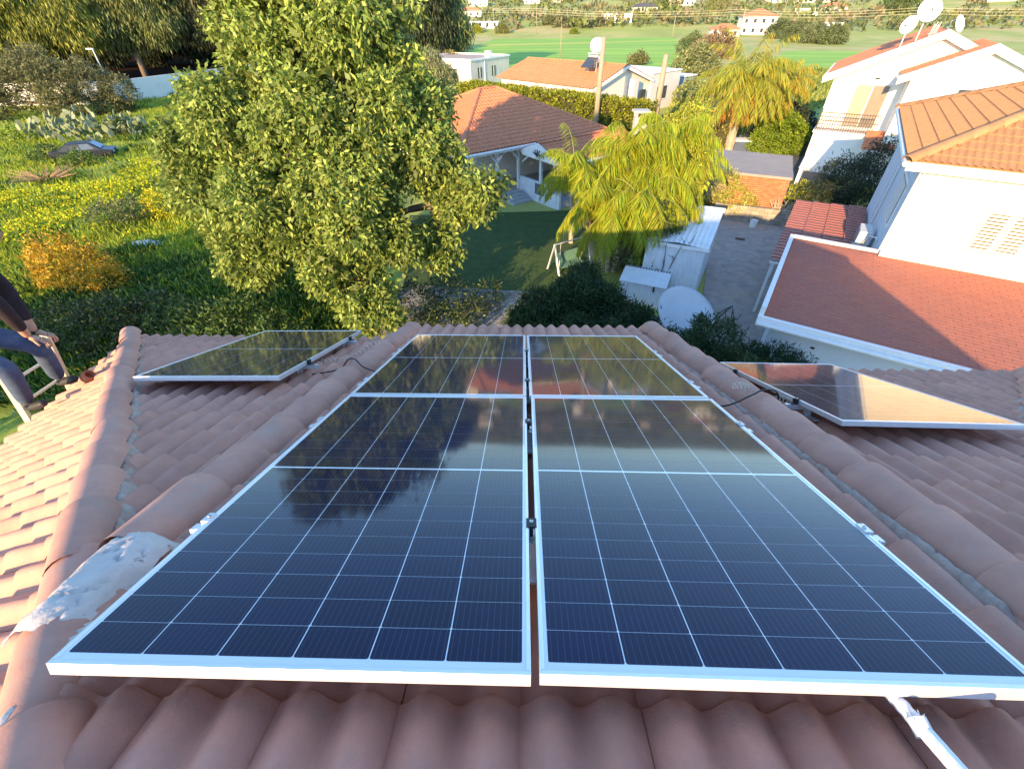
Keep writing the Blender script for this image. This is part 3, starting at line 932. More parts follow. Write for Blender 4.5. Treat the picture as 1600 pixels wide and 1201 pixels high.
# -- carport with red metal tile sheets
t = thing('carport', 'carport roofed with red metal tile sheets beside the shaded wall', 'carport', (10.5, 12.5, 0), TH)
m_mtile = mat('red_metal_tile', (.36, .115, .075), (.30, .095, .065), rough=.6, scale=3)
for c in range(4):
    x0 = -2.72 + c * .66
    V = []; F = []
    nr = 24
    for k in range(nr):
        for e in (0, 1):
            y = .42 + (k + e) * .31
            for i in range(5):
                V.append((x0 + .655 * i / 4, y, 2.12 + (x0 + 2.72) * .05 + .012 * (i % 2) + (0 if e else .022)))
    for k in range(nr * 2 - 1):
        for i in range(4): F.append((k * 5 + i, k * 5 + i + 1, (k + 1) * 5 + i + 1, (k + 1) * 5 + i))
    mb = MB(); mb.add(V, F); mb.build('roof_sheet', m_mtile, t)
mb = MB(); mb.box(-2.72, -.05, .42, 7.8, 2.02, 2.10); mb.build('ceiling_board', m_white, t)
for y in (.6, 4, 7.6):
    mb = MB(); mb.box(-2.66, -2.56, y, y + .1, .03, 2.02); mb.build('post', m_white, t)

# -- air conditioner on the shaded wall
t = thing('air_conditioner', 'white outdoor air conditioner unit on brackets on the shaded wall', 'air conditioner', (10.5, 12.5, 0), TH)
mb = MB(); mb.box(-.50, -.14, 2.05, 2.95, 2.38, 3.02); mb.build('case', mat('ac_white', (.70, .70, .66), rough=.5), t, bevel=.02)
mb = MB(); mb.M = Matrix.Translation((-.505, 2.62, 2.70)) @ Matrix.Rotation(-math.pi / 2, 4, 'Y'); mb.lathe([(.25, 0), (.25, .015), (.22, .02)], 20); mb.build('fan_grille', mat('grille_grey', (.25, .25, .25), rough=.6), t)
for y in (2.2, 2.8):
    mb = MB(); mb.box(-.52, 0, y, y + .04, 2.34, 2.38); mb.build('bracket', m_white, t)
mb = MB(); mb.tube([(-.3, 2.05, 2.6), (-.3, 1.95, 2.7), (-.2, 1.8, 3.0), (-.05, 1.55, 3.05), (-.04, 1.4, 3.02)], .025, 8); mb.build('pipe', m_white, t, smooth=True)

# ---------------------------------------------------------------- two-storey white house
t = thing('white_house', 'two-storey white house with balcony, gables and satellite dishes at upper right', 'house', (20, 35, 0), TH)
mb = MB(); mb.box(0, 9.4, 0, 10, 0, 5.45)
mb.add([(0, 0, 5.45), (9.4, 0, 5.45), (4.7, 0, 7.45), (0, 10, 5.45), (9.4, 10, 5.45), (4.7, 10, 7.45)], [(0, 1, 2), (5, 4, 3), (0, 2, 5, 3), (1, 4, 5, 2)])
mb.build('wall', m_wallw, t)
mb = MB(); mb.box(3.85, 12.5, -2.6, -.003, 0, 5.75)
mb.add([(3.85, -2.6, 5.75), (9.75, -2.6, 5.75), (6.8, -2.6, 6.95), (3.85, 0, 5.75), (9.75, 0, 5.75), (6.8, 0, 6.95)], [(0, 1, 2), (0, 2, 5, 3), (1, 4, 5, 2)])
mb.build('wing_wall', m_wallw, t)
mb = MB(); mb.box(.02, 3.84, -1.6, -.003, 0, 2.40); mb.build('ground_floor_wall', m_wallw, t)
for s, (xe, xp) in (('l', (-.5, 4.7)), ('r', (9.9, 4.7))):
    tiled_face([(xe, -.45, 5.38), (xe, 10.4, 5.38), (xp, 10.4, 7.66), (xp, -.45, 7.66)], m_red, .3, .36, .05, .02, parent=t)
for s, (xe, xp) in (('l', (3.3, 6.8)), ('r', (10.3, 6.8))):
    tiled_face([(xe, -3.0, 5.72), (xe, 1.2, 5.72), (xp, 3.4, 7.18), (xp, -3.0, 7.18)], m_red, .3, .36, .05, .02, parent=t)
def barge(y, xe, ze, xp, zp, th, hh):
    mb = MB()
    mb.add([(xe, y, ze), (xp, y, zp), (xp, y, zp - hh), (xe, y, ze - hh), (xe, y + th, ze), (xp, y + th, zp), (xp, y + th, zp - hh), (xe, y + th, ze - hh)],
           [(0, 1, 2, 3), (7, 6, 5, 4), (0, 4, 5, 1), (3, 2, 6, 7), (0, 3, 7, 4), (1, 5, 6, 2)])
    return mb.build('bargeboard', m_white, t)
barge(-.50, -.62, 5.40, 4.7, 7.74, .45, .42); barge(-.502, 10.0, 5.40, 4.702, 7.74, .45, .42)
barge(-3.05, 3.2, 5.72, 6.8, 7.24, .42, .40); barge(-3.052, 10.4, 5.72, 6.802, 7.24, .42, .40)
mb = MB(); mb.box(-.66, -.5, -.45, 10.4, 5.20, 5.34); mb.build('gutter', m_white, t)
mb = MB(); mb.box(3.22, 3.38, -3.0, .0, 5.44, 5.60); mb.build('wing_gutter', m_white, t)
mb = MB(); mb.box(1.34, 3.24, -.05, .0, 2.60, 5.02); dr = mb.build('balcony_door', mat('door_frame_cream', (.70, .66, .55), rough=.5), t)
mb = MB(); mb.box(1.42, 2.25, -.062, -.049, 2.68, 4.94); mb.build('curtain', mat('curtain_beige', (.40, .33, .24), (.30, .25, .18), rough=.6, scale=3, stretch=(6, 6, .2)), dr)
mb = MB(); mb.box(2.33, 3.16, -.061, -.049, 2.68, 4.94); mb.build('pane', mat('door_pane', (.25, .22, .18), rough=.2, coat=.6), dr)
mb = MB(); mb.box(-.06, 3.86, -1.70, .0, 2.40, 2.52); mb.build('balcony_slab', m_white, t)
mb = MB()
for (a, b) in (((.05, -1.62, 3.55), (3.3, -1.62, 3.55)), ((.05, -1.62, 2.65), (3.3, -1.62, 2.65)), ((.05, -1.62, 3.55), (.05, -.02, 3.55)), ((.05, -1.62, 2.65), (.05, -.02, 2.65)), ((.05, -1.62, 3.1), (3.3, -1.62, 3.1))):
    bar_box(mb, a, b, .05, .05)
rl = mb.build('railing', mat('bronze_metal', (.09, .06, .05), rough=.5), t)
for k in range(24):
    mb = MB(); bar_box(mb, (.05 + k * .1413, -1.62, 2.52), (.05 + k * .1413, -1.62, 3.55), .04, .04); mb.build('baluster', MATS['bronze_metal'], rl)
for k in range(10):
    mb = MB(); bar_box(mb, (.05, -1.5 + k * .16, 2.52), (.05, -1.5 + k * .16, 3.55), .025, .025); mb.build('baluster', MATS['bronze_metal'], rl)
tiled_face([(2.9, -3.2, 1.95), (4.6, -3.2, 1.95), (4.6, -1.6, 2.75), (2.9, -1.6, 2.75)], m_red, .26, .33, .05, .02, name='canopy_tiles', parent=t)
mb = MB(); mb.poly([(2.9, -3.2, 1.93), (4.6, -3.2, 1.93), (4.6, -1.6, 2.73), (2.9, -1.6, 2.73)], .06); mb.build('canopy_board', m_white, t)
mb = MB(); mb.box(2.2, 2.45, -.10, 0, 5.28, 5.36); mb.build('wall_lamp', m_black, t)
mb = MB(); mb.box(6.2, 7.4, -2.64, -2.6, 4.0, 5.2); mb.build('window', m_glass, t)

def dish(label, loc, r_, yaw, tilt, parent_loc_h, cat='satellite dish', group='satellite dishes', mast=True, mcol=None, depth=.18, frame=False):
    t = thing('satellite_dish', label, cat, loc, 0, group)
    m_d = mcol or mat('dish_white', (.80, .80, .78), (.72, .72, .70), rough=.5, scale=2)
    prof = [(r_ * q / 8, depth * r_ * (q / 8) ** 2) for q in range(9)]
    mb = MB(); n = 28; V = [(0, 0, 0)]; F = []
    for rr, zz in prof[1:]:
        for k in range(n): V.append((rr * math.cos(6.28318 * k / n), rr * math.sin(6.28318 * k / n) * 1.08, zz))
    for k in range(n): F.append((0, 1 + k, 1 + (k + 1) % n))
    for i in range(7):
        for k in range(n): F.append((1 + i * n + k, 1 + (i + 1) * n + k, 1 + (i + 1) * n + (k + 1) % n, 1 + i * n + (k + 1) % n))
    mb.M = Matrix.Translation((0, 0, parent_loc_h)) @ Matrix.Rotation(yaw, 4, 'Z') @ Matrix.Rotation(tilt, 4, 'X')
    mb.add(V, F)
    o = mb.build('reflector', m_d, t, smooth=True)
    md = o.modifiers.new('solid', 'SOLIDIFY'); md.thickness = .012
    a = mb.M
    arm = MB(); f0 = a @ Vector((0, -r_ * 1.0, depth * r_)); f1 = a @ Vector((0, -r_ * .35, r_ * .85))
    arm.tube([f0, f1], .018, 6); arm.build('feed_arm', m_rail, t)
    ln = MB(); ln.tube([f1 - Vector((0, 0, .06)), f1 + Vector((0, 0, .06))], .04, 8); ln.build('feed_horn', m_black, t)
    if mast:
        mm = MB(); mm.tube([(0, 0, 0), (0, 0, parent_loc_h), tuple(a @ Vector((0, 0, -.02)))], .03, 8); mm.build('mast', m_rail, t)
    return t
def wl(x, y, z=0, o=(20, 35)):
    return (o[0] + x * math.cos(TH) - y * math.sin(TH), o[1] + x * math.sin(TH) + y * math.cos(TH), z)
dish('largest satellite dish on the white house roof, highest of the three', wl(3.4, .6, 7.0), .58, R(-20), R(62), 1.55)
dish('tilted satellite dish on the white house roof, leftmost of the three', wl(2.75, .3, 6.7), .42, R(-60), R(70), 1.2)
dish('small satellite dish by the white house ridge, rightmost of the three', wl(5.05, .5, 7.4), .40, R(25), R(65), .55)
t = thing('roof_antenna', 'thin antenna rack with pipes between the dishes on the white house roof', 'antenna', wl(3.9, .6, 7.2))
mb = MB()
for k in range(4): mb.tube([(k * .14, k * .05, 0), (k * .14 + .1, k * .05, .75 + .1 * (k % 2))], .02, 6)
mb.tube([(-.1, 0, .3), (.6, .2, .35)], .02, 6); mb.tube([(1.0, .1, .1), (1.05, .1, .9)], .02, 6); mb.tube([(1.05, .1, .9), (1.3, .1, .95)], .02, 6)
mb.build('pipe_rack', m_rail, t)

# ---------------------------------------------------------------- the yard: shed, chest, dish, bucket
t = thing('metal_shed', 'long pale blue ribbed metal shed standing on the paved yard', 'shed', (6.5, 15.1, 0), R(-22))
m_shed = mat('pale_blue_metal', (.74, .79, .82), (.66, .71, .74), rough=.5, scale=3, metal=.05, dirt=(.56, .58, .58), dscale=1.2, dlo=.56, dhi=.8)
# local: x to the left is negative, y away
SX, SY, SZ = -2.1, 4.3, 2.1
def ribbed(mb, a, b, h0, h1, n, d):
    a = Vector(a); b = Vector(b); ln = (b - a); nn = Vector((ln.y, -ln.x, 0)).normalized()
    V = []; F = []
    for i in range(n + 1):
        for q, off in ((0, 0), (.35, 0), (.5, d), (.85, d)):
            s = (i + q) / n
            if s > 1: break
            p = a + ln * s + nn * off
            V += [(p.x, p.y, a.z + h0), (p.x, p.y, a.z + h1)]
    k = len(V) // 2
    F = [(2 * i, 2 * i + 2, 2 * i + 3, 2 * i + 1) for i in range(k - 1)]
    mb.add(V, F)
mb = MB(); ribbed(mb, (SX, 0, 0), (0, 0, 0), 0, SZ, 12, .03); mb.build('front_wall', m_shed, t)
mb = MB(); ribbed(mb, (0, 0, 0), (.25, SY, 0), 0, SZ, 22, .03); mb.build('side_wall', m_shed, t)
mb = MB(); mb.poly([(SX + .03, .05, SZ - .01), (-.03, .05, SZ - .01), (.2, SY, SZ - .01), (SX + .25, SY, SZ - .01)], SZ - .05); mb.build('core', m_shed, t)
mb = MB()
V = []; F = []
for i in range(25):
    s = i / 24; z = SZ + .05 + .02 * (i % 2) + .10 * (1 - abs(s * 2 - 1))
    V += [(SX - .05 + (-SX + .12) * s, -.08, z), (SX + .2 + (-SX + .12) * s, SY + .08, z)]
F = [(2 * i, 2 * i + 2, 2 * i + 3, 2 * i + 1) for i in range(24)]
mb.add(V, F); mb.build('roof_sheet', m_shed, t)
mb = MB(); mb.box(SX - .06, .10, -.10, -.06, SZ - .04, SZ + .08); mb.build('trim', m_white, t)
mb = MB(); mb.box(SX + .2, .36, SY + .04, SY + .1, SZ - .02, SZ + .16); mb.build('trim', m_white, t)
t = thing('storage_chest', 'low pale ribbed metal chest with sloping lid in front of the shed', 'chest', (5.15, 14.5, 0), R(-24))
mb = MB(); ribbed(mb, (-1.65, 0, 0), (0, 0, 0), 0, .92, 14, .02); ribbed(mb, (0, 0, 0), (0, .75, 0), 0, .92, 6, .02); mb.box(-1.64, -.01, .02, .76, 0, .9); mb.build('body', m_shed, t)
mb = MB(); mb.add([(-1.70, -.05, .93), (.04, -.05, .93), (.04, .80, 1.15), (-1.70, .80, 1.15), (-1.70, -.05, .87), (.04, -.05, .87), (.04, .80, 1.09), (-1.70, .80, 1.09)], [(0, 1, 2, 3), (7, 6, 5, 4), (0, 4, 5, 1), (1, 5, 6, 2), (2, 6, 7, 3), (3, 7, 4, 0)]); mb.build('lid', m_shed, t, bevel=.01)
for k in range(16):
    mb = MB(); mb.box(-1.68 + k * .108, -1.63 + k * .108, .76, .82, 1.14, 1.19); mb.build('rib', mat('dark_rib', (.20, .22, .24), rough=.6), t)
mb = MB(); mb.box(-.42, -.36, -.075, -.04, .70, .90); mb.build('latch', m_black, t)
dish('big pale ground dish behind our eaves in front of the storage chest', (4.62, 10.9, 0), .86, R(18), R(32), 1.88, mcol=mat('weathered_dish', (.52, .55, .56), (.44, .46, .47), rough=.6, scale=1.5), depth=.22)
t = thing('metal_trestle', 'dark bent metal tube trestle standing in the yard by the dish', 'trestle', (6.9, 13.3, 0))
mb = MB()
mb.tube([(-.7, -.3, .03), (.1, -.3, 1.05), (.5, -.35, .03)], .03, 8); mb.tube([(-.5, .1, .03), (.05, .0, .75), (.30, .0, .03)], .025, 8); mb.tube([(.1, -.3, 1.05), (.05, .0, .75)], .02, 6)
mb.build('tube_frame', mat('dark_metal', (.06, .06, .065), rough=.5), t)
t = thing('bucket', 'small white plastic bucket standing on the paved yard', 'bucket', (11.8, 22.9, .035))
mb = MB(); mb.lathe([(.02, .01), (.15, 0), (.19, .34), (.20, .35), (.17, .35), (.14, .03)], 18); mb.build('pail', m_pvc, t, smooth=False)
mb = MB(); mb.tube([(-.19, 0, .33), (-.13, .05, .42), (0, .08, .46), (.13, .05, .42), (.19, 0, .33)], .008, 6); mb.build('handle', m_black, t)
t = thing('manhole_cover', 'dark square drain cover set into the paved yard', 'drain cover', (10.6, 21.3, .036), R(-20))
mb = MB(); mb.box(-.22, .22, -.15, .15, 0, .012); mb.build('frame', m_black, t)
mb = MB(); mb.box(-.19, .19, -.12, .12, .012, .018); mb.build('plate', mat('rust_plate', (.12, .08, .06), rough=.8), t)
# low rough wall closing the yard, built of blocks
t = thing('yard_wall', 'low rough block wall closing the far end of the paved yard', 'wall', (10.0, 24.4, 0), R(-22))
m_blk = mat('rough_block', (.36, .31, .25), (.25, .22, .18), rough=.95, scale=5, bump=.8, bscale=20, rnd=.2)
b = MB(); b.box(-.195, .195, -.1, .1, 0, .19); blk = b.mesh('block', m_blk)
for r_ in range(4):
    for k in range(11):
        o = bpy.data.objects.new('block', blk); link(o, t); o.location = (.2 + k * .4 + (r_ % 2) * .2, random.uniform(-.01, .01), .03 + r_ * .2)

# ---------------------------------------------------------------- veranda house under the orange hip roof
t = thing('veranda_house', 'white veranda house with orange tiled hip roof behind the big tree', 'house', (-3.2, 25.75, 0), R(39))
mb = MB(); mb.box(.6, 10.0, 2.0, 9.4, 0, 2.85); mb.build('wall', m_wallw, t)
mb = MB(); mb.box(.2, 10.2, .2, 2.0, .0, .45); mb.build('veranda_floor', mat('grey_floor', (.40, .41, .43), rough=.7), t)
Z1_, Z2_ = 2.82, 5.0
A, Bq, Cq, Dq = (-.5, -.05, Z1_), (10.9, -.05, Z1_), (10.9, 10.2, Z1_), (-.5, 10.2, Z1_)
K1, K2 = (4.6, 5.1, Z2_), (5.8, 5.1, Z2_)
for f in ([A, Bq, K2, K1], [Bq, Cq, K2], [Cq, Dq, K1, K2], [Dq, A, K1]):
    tiled_face(f, m_red, .24, .33, .055, .03, parent=t, n=4)
mb = MB(); mb.poly([A, Bq, K2, K1], .04); mb.poly([Bq, Cq, K2], .04); mb.poly([Dq, A, K1], .04); mb.poly([Cq, Dq, K1, K2], .04); mb.build('roof_deck', m_red, t)
for a, b in ((K1, A), (K2, Bq), (K2, Cq), (K1, Dq), (K1, K2)): hip_caps(t, a, b, m_red, .13, .40)
mb = MB(); mb.box(-.56, 10.95, -.16, -.08, 2.62, 2.80); mb.tube([(-.56, -.20, 2.76), (10.9, -.20, 2.76)], .07, 8); mb.build('gutter', m_white, t)
m_post = mat('white_post', (.74, .75, .76), rough=.6)
for x in (.3, 2.2, 3.75):
    mb = MB(); mb.box(x - .07, x + .07, .1, .24, .03, 2.65)
    bar_box(mb, (x, .17, 2.05), (x - .55, .17, 2.6), .08, .08); bar_box(mb, (x, .17, 2.05), (x + .55, .17, 2.6), .08, .08)
    mb.build('veranda_post', m_post, t)
# porch wing with its gable end
for f in ([(3.75, -3.6, 2.42), (10.6, -3.6, 2.42), (10.6, -1.6, 3.10), (3.75, -1.6, 3.10)], [(3.75, .0, 2.58), (10.6, .0, 2.58), (10.6, -1.6, 3.10), (3.75, -1.6, 3.10)]):
    tiled_face(f, m_red, .24, .33, .055, .03, name='porch_roof_tiles', parent=t, n=4)
mb = MB(); mb.poly([(3.75, -3.6, 2.40), (10.6, -3.6, 2.40), (10.6, -1.6, 3.08), (3.75, -1.6, 3.08)], .05); mb.poly([(3.75, -1.6, 3.08), (10.6, -1.6, 3.08), (10.6, 0, 2.56), (3.75, 0, 2.56)], .05); mb.build('porch_deck', m_white, t)
hip_caps(t, (10.6, -1.6, 3.13), (3.75, -1.6, 3.13), m_red, .12, .40)
mb = MB(); mb.add([(3.70, -3.65, 2.42), (3.70, .02, 2.58), (3.70, -1.6, 3.16), (3.70, -1.6, 2.92), (3.70, -3.3, 2.30), (3.70, -.3, 2.36), (3.76, -3.65, 2.42), (3.76, .02, 2.58), (3.76, -1.6, 3.16), (3.76, -3.3, 2.30), (3.76, -.3, 2.36)],
                  [(0, 4, 5, 1, 2), (6, 8, 7, 10, 9), (0, 2, 8, 6), (2, 1, 7, 8), (4, 9, 10, 5)]); gb = mb.build('porch_gable', m_white, t)
for k in range(5):
    mb = MB(); a0 = R(30 + 30 * k); bar_box(mb, (3.685, -1.6, 2.50), (3.685, -1.6 + .42 * math.cos(a0), 2.50 + .34 * math.sin(a0)), .05, .05); mb.build('ornament', mat('dark_iron', (.05, .05, .07), rough=.6), gb)
mb = MB(); mb.tube([(3.6, -3.66, 2.36), (10.6, -3.66, 2.36)], .07, 8); mb.build('porch_gutter', m_white, t)
for y in (-3.4, -1.75):
    mb = MB(); mb.box(3.80, 3.94, y - .07, y + .07, 0.03, 2.42); mb.build('porch_post', m_post, t)
for x in (6.2, 8.4, 10.3):
    mb = MB(); mb.box(x - .07, x + .07, -3.47, -3.33, 0.03, 2.36); mb.build('porch_post', m_post, t)
mb = MB(); bar_box(mb, (3.87, -.1, 1.95), (3.87, -.7, 2.35), .1, .1); bar_box(mb, (3.87, -3.3, 1.95), (3.87, -2.7, 2.35), .1, .1); mb.build('brace', m_post, t)
mb = MB(); mb.box(3.80, 3.94, -3.33, .1, .0, 1.15); pw = mb.build('porch_parapet', mat('bluish_render', (.62, .68, .76), rough=.85, scale=2), t)
mb = MB(); mb.box(3.785, 3.80, -2.15, -1.35, .45, 1.05); mb.build('grille', mat('dark_grille', (.12, .13, .15), rough=.6), pw)
mb = MB(); mb.box(3.94, 10.4, -3.33, .15, .0, .42); mb.build('porch_floor', MATS['grey_floor'], t)
mb = MB(); mb.box(9.0, 10.4, -3.3, 1.9, .42, 2.5); mb.build('porch_back_wall', m_wallw, t)
mb = MB(); mb.box(8.95, 9.0, -1.8, -.6, 1.1, 2.2); mb.build('television', m_black, t)
for k in range(4):
    mb = MB(); mb.box(2.3, 3.6, -.35 - k * .3, -.05 - k * .3, 0, .45 - k * .11); mb.build('step', mat('step_stone', (.45, .46, .46), rough=.9), t)
def vl(x, y, z=0): return (-3.2 + x * math.cos(R(39)) - y * math.sin(R(39)), 25.75 + x * math.sin(R(39)) + y * math.cos(R(39)), z)
m_wood_d = mat('dark_wood', (.06, .035, .025), rough=.6)
for i, (x, y, rz_) in enumerate(((5.2, -2.6, .4), (6.3, -2.2, 2.0), (5.9, -1.0, 4.0))):
    c = thing('porch_chair', ['dark wooden porch chair nearest the porch parapet', 'dark wooden porch chair furthest inside the porch', 'dark wooden porch chair by the veranda side of the porch'][i], 'chair', vl(x, y, .42), rz_, 'chairs on the porch')
    mb = MB(); mb.box(-.24, .24, -.24, .24, .42, .46); mb.build('seat', m_wood_d, c)
    mb = MB(); mb.box(-.24, .24, .20, .24, .46, .98); mb.build('backrest', m_wood_d, c)
    for a in (-.21, .21):
        for b_ in (-.21, .21):
            mb = MB(); mb.box(a - .025, a + .025, b_ - .025, b_ + .025, 0, .42); mb.build('leg', m_wood_d, c)
c = thing('porch_table', 'round dark table standing among the porch chairs', 'table', vl(5.8, -1.8, .42))
mb = MB(); mb.lathe([(.5, .70), (.5, .74)], 18); mb.build('table_top', m_wood_d, c)
mb = MB(); mb.lathe([(.05, 0.0), (.05, .70)], 8); mb.build('leg', m_wood_d, c)
c = thing('chimney', 'grey chimney stack with cap rising behind the palm from the veranda house', 'chimney', vl(11.4, -2.2))
mb = MB(); mb.box(-.35, .35, -.35, .35, 0, 3.7); mb.build('stack', mat('chimney_render', (.55, .52, .46), rough=.9), c)
mb = MB(); mb.box(-.5, .5, -.5, .5, 3.95, 4.05); [mb.box(x - .06, x + .06, y - .06, y + .06, 3.7, 3.95) for x in (-.3, .3) for y in (-.3, .3)]; mb.build('cap', MATS['chimney_render'], c)

# ---------------------------------------------------------------- orange gabled house with grey end wall
t = thing('gabled_house', 'low house with pale orange gable roof and grey end wall beyond the hedge', 'house', (-2.7, 59.7, 0), R(-45))
m_red2 = mat('pale_orange_tile', (.52, .235, .11), (.45, .19, .085), rough=.9, scale=1.2, bump=.4, bscale=14)
mb = MB(); mb.box(-.5, 12.6, .5, 10, 0, 2.95)
mb.add([(12.6, .5, 2.95), (12.6, 10, 2.95), (12.6, 5.2, 4.25), (-.5, .5, 2.95), (-.5, 10, 2.95), (-.5, 5.2, 4.25)], [(0, 1, 2), (5, 4, 3), (0, 2, 5, 3), (1, 4, 5, 2)])
mb.build('wall', mat('pale_wall', (.72, .68, .58), (.66, .62, .53), rough=.9, scale=1), t)
for ye, s in ((0, 1), (10.4, -1)):
    tiled_face([(-1.0, ye, 2.95), (13, ye, 2.95), (13, 5.2, 4.5), (-1.0, 5.2, 4.5)], m_red2, .4, .45, .06, .03, parent=t, n=4)
hip_caps(t, (-1, 5.2, 4.5), (13, 5.2, 4.5), m_red2, .14, .5)
mb = MB(); mb.add([(12.98, 0, 2.95), (12.98, 5.2, 4.5), (12.98, 10.4, 2.95), (12.98, 10.4, 2.7), (12.98, 5.2, 4.2), (12.98, 0, 2.7), (13.06, 0, 2.95), (13.06, 5.2, 4.5), (13.06, 10.4, 2.95), (13.06, 10.4, 2.7), (13.06, 5.2, 4.2), (13.06, 0, 2.7)],
                  [(6, 7, 10, 11), (7, 8, 9, 10), (0, 1, 7, 6), (1, 2, 8, 7), (5, 4, 1, 0), (4, 3, 2, 1)]); mb.build('bargeboard', m_white, t)
m_gw = mat('grey_render', (.60, .59, .56), (.54, .53, .50), rough=.9, scale=.8)
mb = MB(); mb.box(6, 12.9, 10.2, 16.0, 0, 3.45); mb.build('flat_wing', m_gw, t)
mb = MB(); mb.box(5.9, 13.0, 10.1, 16.1, 3.45, 3.55); mb.build('parapet', m_white, t)
mb = MB(); mb.box(12.6, 13.4, 6.2, 7.0, 0, 3.3); mb.build('buttress', m_gw, t)
for y0, y1 in ((2.6, 3.9), (8.3, 9.2), (11.5, 13.4)):
    mb = MB(); mb.box(12.9, 12.96, y0, y1, 1.0, 2.2); wd = mb.build('window', m_glass, t)
    mb = MB(); mb.box(12.955, 13.0, y0 - .08, y1 + .08, .92, 1.0); mb.build('sill', m_white, wd)
mb = MB(); mb.box(2.5, 5, -.02, 0.5, 2.5, 2.9); mb.build('eave_board', m_white, t)
mb = MB()
for k in range(9): mb.box(11.0, 12.2, 16.2 + k * .3, 16.5 + k * .3, 0, 2.7 - k * .28)
mb.build('stair', mat('concrete', (.46, .45, .43), rough=.9), t)
def bl(x, y, z=0): return (-2.7 + (x + y) * .7071, 59.7 + (y - x) * .7071, z)
t = thing('metal_kiosk', 'blue grey metal kiosk with flat roof beside the grey end wall', 'kiosk', bl(10.6, 20.3), R(-45))
mb = MB(); mb.box(-1.2, 1.2, -1.2, 1.2, 0, 2.5); mb.build('body', mat('blue_grey_metal', (.32, .38, .44), rough=.5), t)
mb = MB(); mb.box(-1.4, 1.4, -1.4, 1.4, 2.5, 2.62); mb.build('roof', m_white, t)
mb = MB(); mb.box(1.2, 1.22, -.8, .8, 1.0, 2.1); mb.build('window', m_glass, t)
# water tank on a stand, solar heater under it
tk = bl(10.2, 3.6, 4.05)
t = thing('water_tank', 'round white water tank on a stand above a solar heater on the gable roof', 'water tank', tk, R(-45))
mb = MB(); mb.lathe([(.02, 1.42), (.35, 1.46), (.58, 1.60), (.68, 1.80), (.70, 2.05), (.66, 2.28), (.52, 2.48), (.28, 2.6), (.02, 2.64)], 22); mb.build('tank', m_white, t, smooth=True)
for x in (-.5, .5):
    for y in (-.5, .5):
        mb = MB(); mb.box(x - .03, x + .03, y - .03, y + .03, -.2, 1.42); mb.build('leg', m_rail, t)
mb = MB(); mb.box(-.62, .62, -.62, .62, 1.36, 1.42); mb.build('platform', m_rail, t)
mb = MB(); mb.M = Matrix.Translation((-.2, 0, .95)) @ Matrix.Rotation(math.pi / 2, 4, 'Y'); mb.lathe([(.02, -.6), (.32, -.58), (.32, .58), (.02, .6)], 18); mb.build('heater_drum', m_white, t, smooth=True)
mb = MB(); mb.add([(-.6, -1.6, .35), (.6, -1.6, .35), (.6, -.5, 1.1), (-.6, -.5, 1.1), (-.6, -1.6, .28), (.6, -1.6, .28), (.6, -.5, 1.03), (-.6, -.5, 1.03)], [(0, 1, 2, 3), (7, 6, 5, 4), (0, 4, 5, 1), (1, 5, 6, 2), (2, 6, 7, 3), (3, 7, 4, 0)]); mb.build('collector', m_glass, t)

# cream flat-roofed house
t = thing('flat_roofed_house', 'cream flat-roofed house with small windows at upper centre', 'house', (-8.0, 78.9, 0), R(-30))
mb = MB(); mb.box(-11.3, 0, 0, 10.7, 0, 3.2); mb.build('wall', mat('cream_pink_wall', (.74, .66, .54), rough=.9, scale=1), t)
mb = MB(); mb.box(-11.45, .12, -.12, .15, 3.2, 3.42); mb.box(-11.45, .12, 10.55, 10.82, 3.2, 3.42); mb.box(-.15, .121, .15, 10.55, 3.2, 3.42); mb.box(-11.45, -11.2, .15, 10.55, 3.2, 3.42); mb.build('parapet', m_white, t)
mb = MB(); mb.box(-11.2, -.15, .15, 10.55, 3.2, 3.24); mb.build('roof', mat('roof_screed', (.42, .36, .31), (.34, .29, .25), rough=.95, scale=.5), t)
for y0 in (1.8, 5.6):
    mb = MB(); mb.box(.0, .04, y0, y0 + 1.0, 1.0, 2.3); wd = mb.build('window', m_glass, t)
    mb = MB(); mb.box(.04, .07, y0 + .45, y0 + .55, 1.0, 2.3); mb.build('mullion', m_white, wd)
for x0 in (-9.6, -6.4, -3.6):
    mb = MB(); mb.box(x0, x0 + 1.1, -.04, .0, 1.0, 2.2); mb.build('window', m_glass, t)
mb = MB(); mb.box(-1.2, -.4, 5.6, 6.3, 3.24, 4.1); mb.build('chimney', m_white, t)
mb = MB(); mb.tube([(.03, 3.6, 3.2), (.03, 3.6, .1)], .05, 6); mb.build('drainpipe', m_white, t)

# ---------------------------------------------------------------- hut with dark flat roof and brick wall
t = thing('garden_hut', 'brick garden hut with grey flat roof beyond the paved yard', 'hut', (11.4, 24.9, 0), R(-24))
mb = MB()
mb.box(-1.6, 2.15, .3, 4.4, .02, 2.02); mb.build('core', mat('brick_joint', (.30, .24, .18), rough=.95), t)
m_brick = mat('red_brick', (.46, .19, .10), (.36, .145, .08), rough=.95, scale=6, rnd=.2, bump=.4)
b = MB(); b.box(-.118, .118, -.05, .05, 0, .078); brk = b.mesh('brick', m_brick)
for r_ in range(20):
    for k in range(11):
        o = bpy.data.objects.new('brick', brk); link(o, t); o.location = (-.45 + k * .25 + (r_ % 2) * .125 - .06, .27, .03 + r_ * .098)
mb = MB(); mb.poly([(-1.9, .05, 2.12), (2.35, .05, 2.12), (2.35, 4.6, 2.20), (-1.9, 4.6, 2.20)], .12); mb.build('roof', mat('grey_membrane', (.30, .28, .26), (.25, .235, .22), rough=.9, scale=1.5), t)
mb = MB(); mb.box(2.15, 2.3, .3, 4.4, .02, 2.0); mb.build('side_wall', mat('reddish_wall', (.38, .15, .10), rough=.9), t)
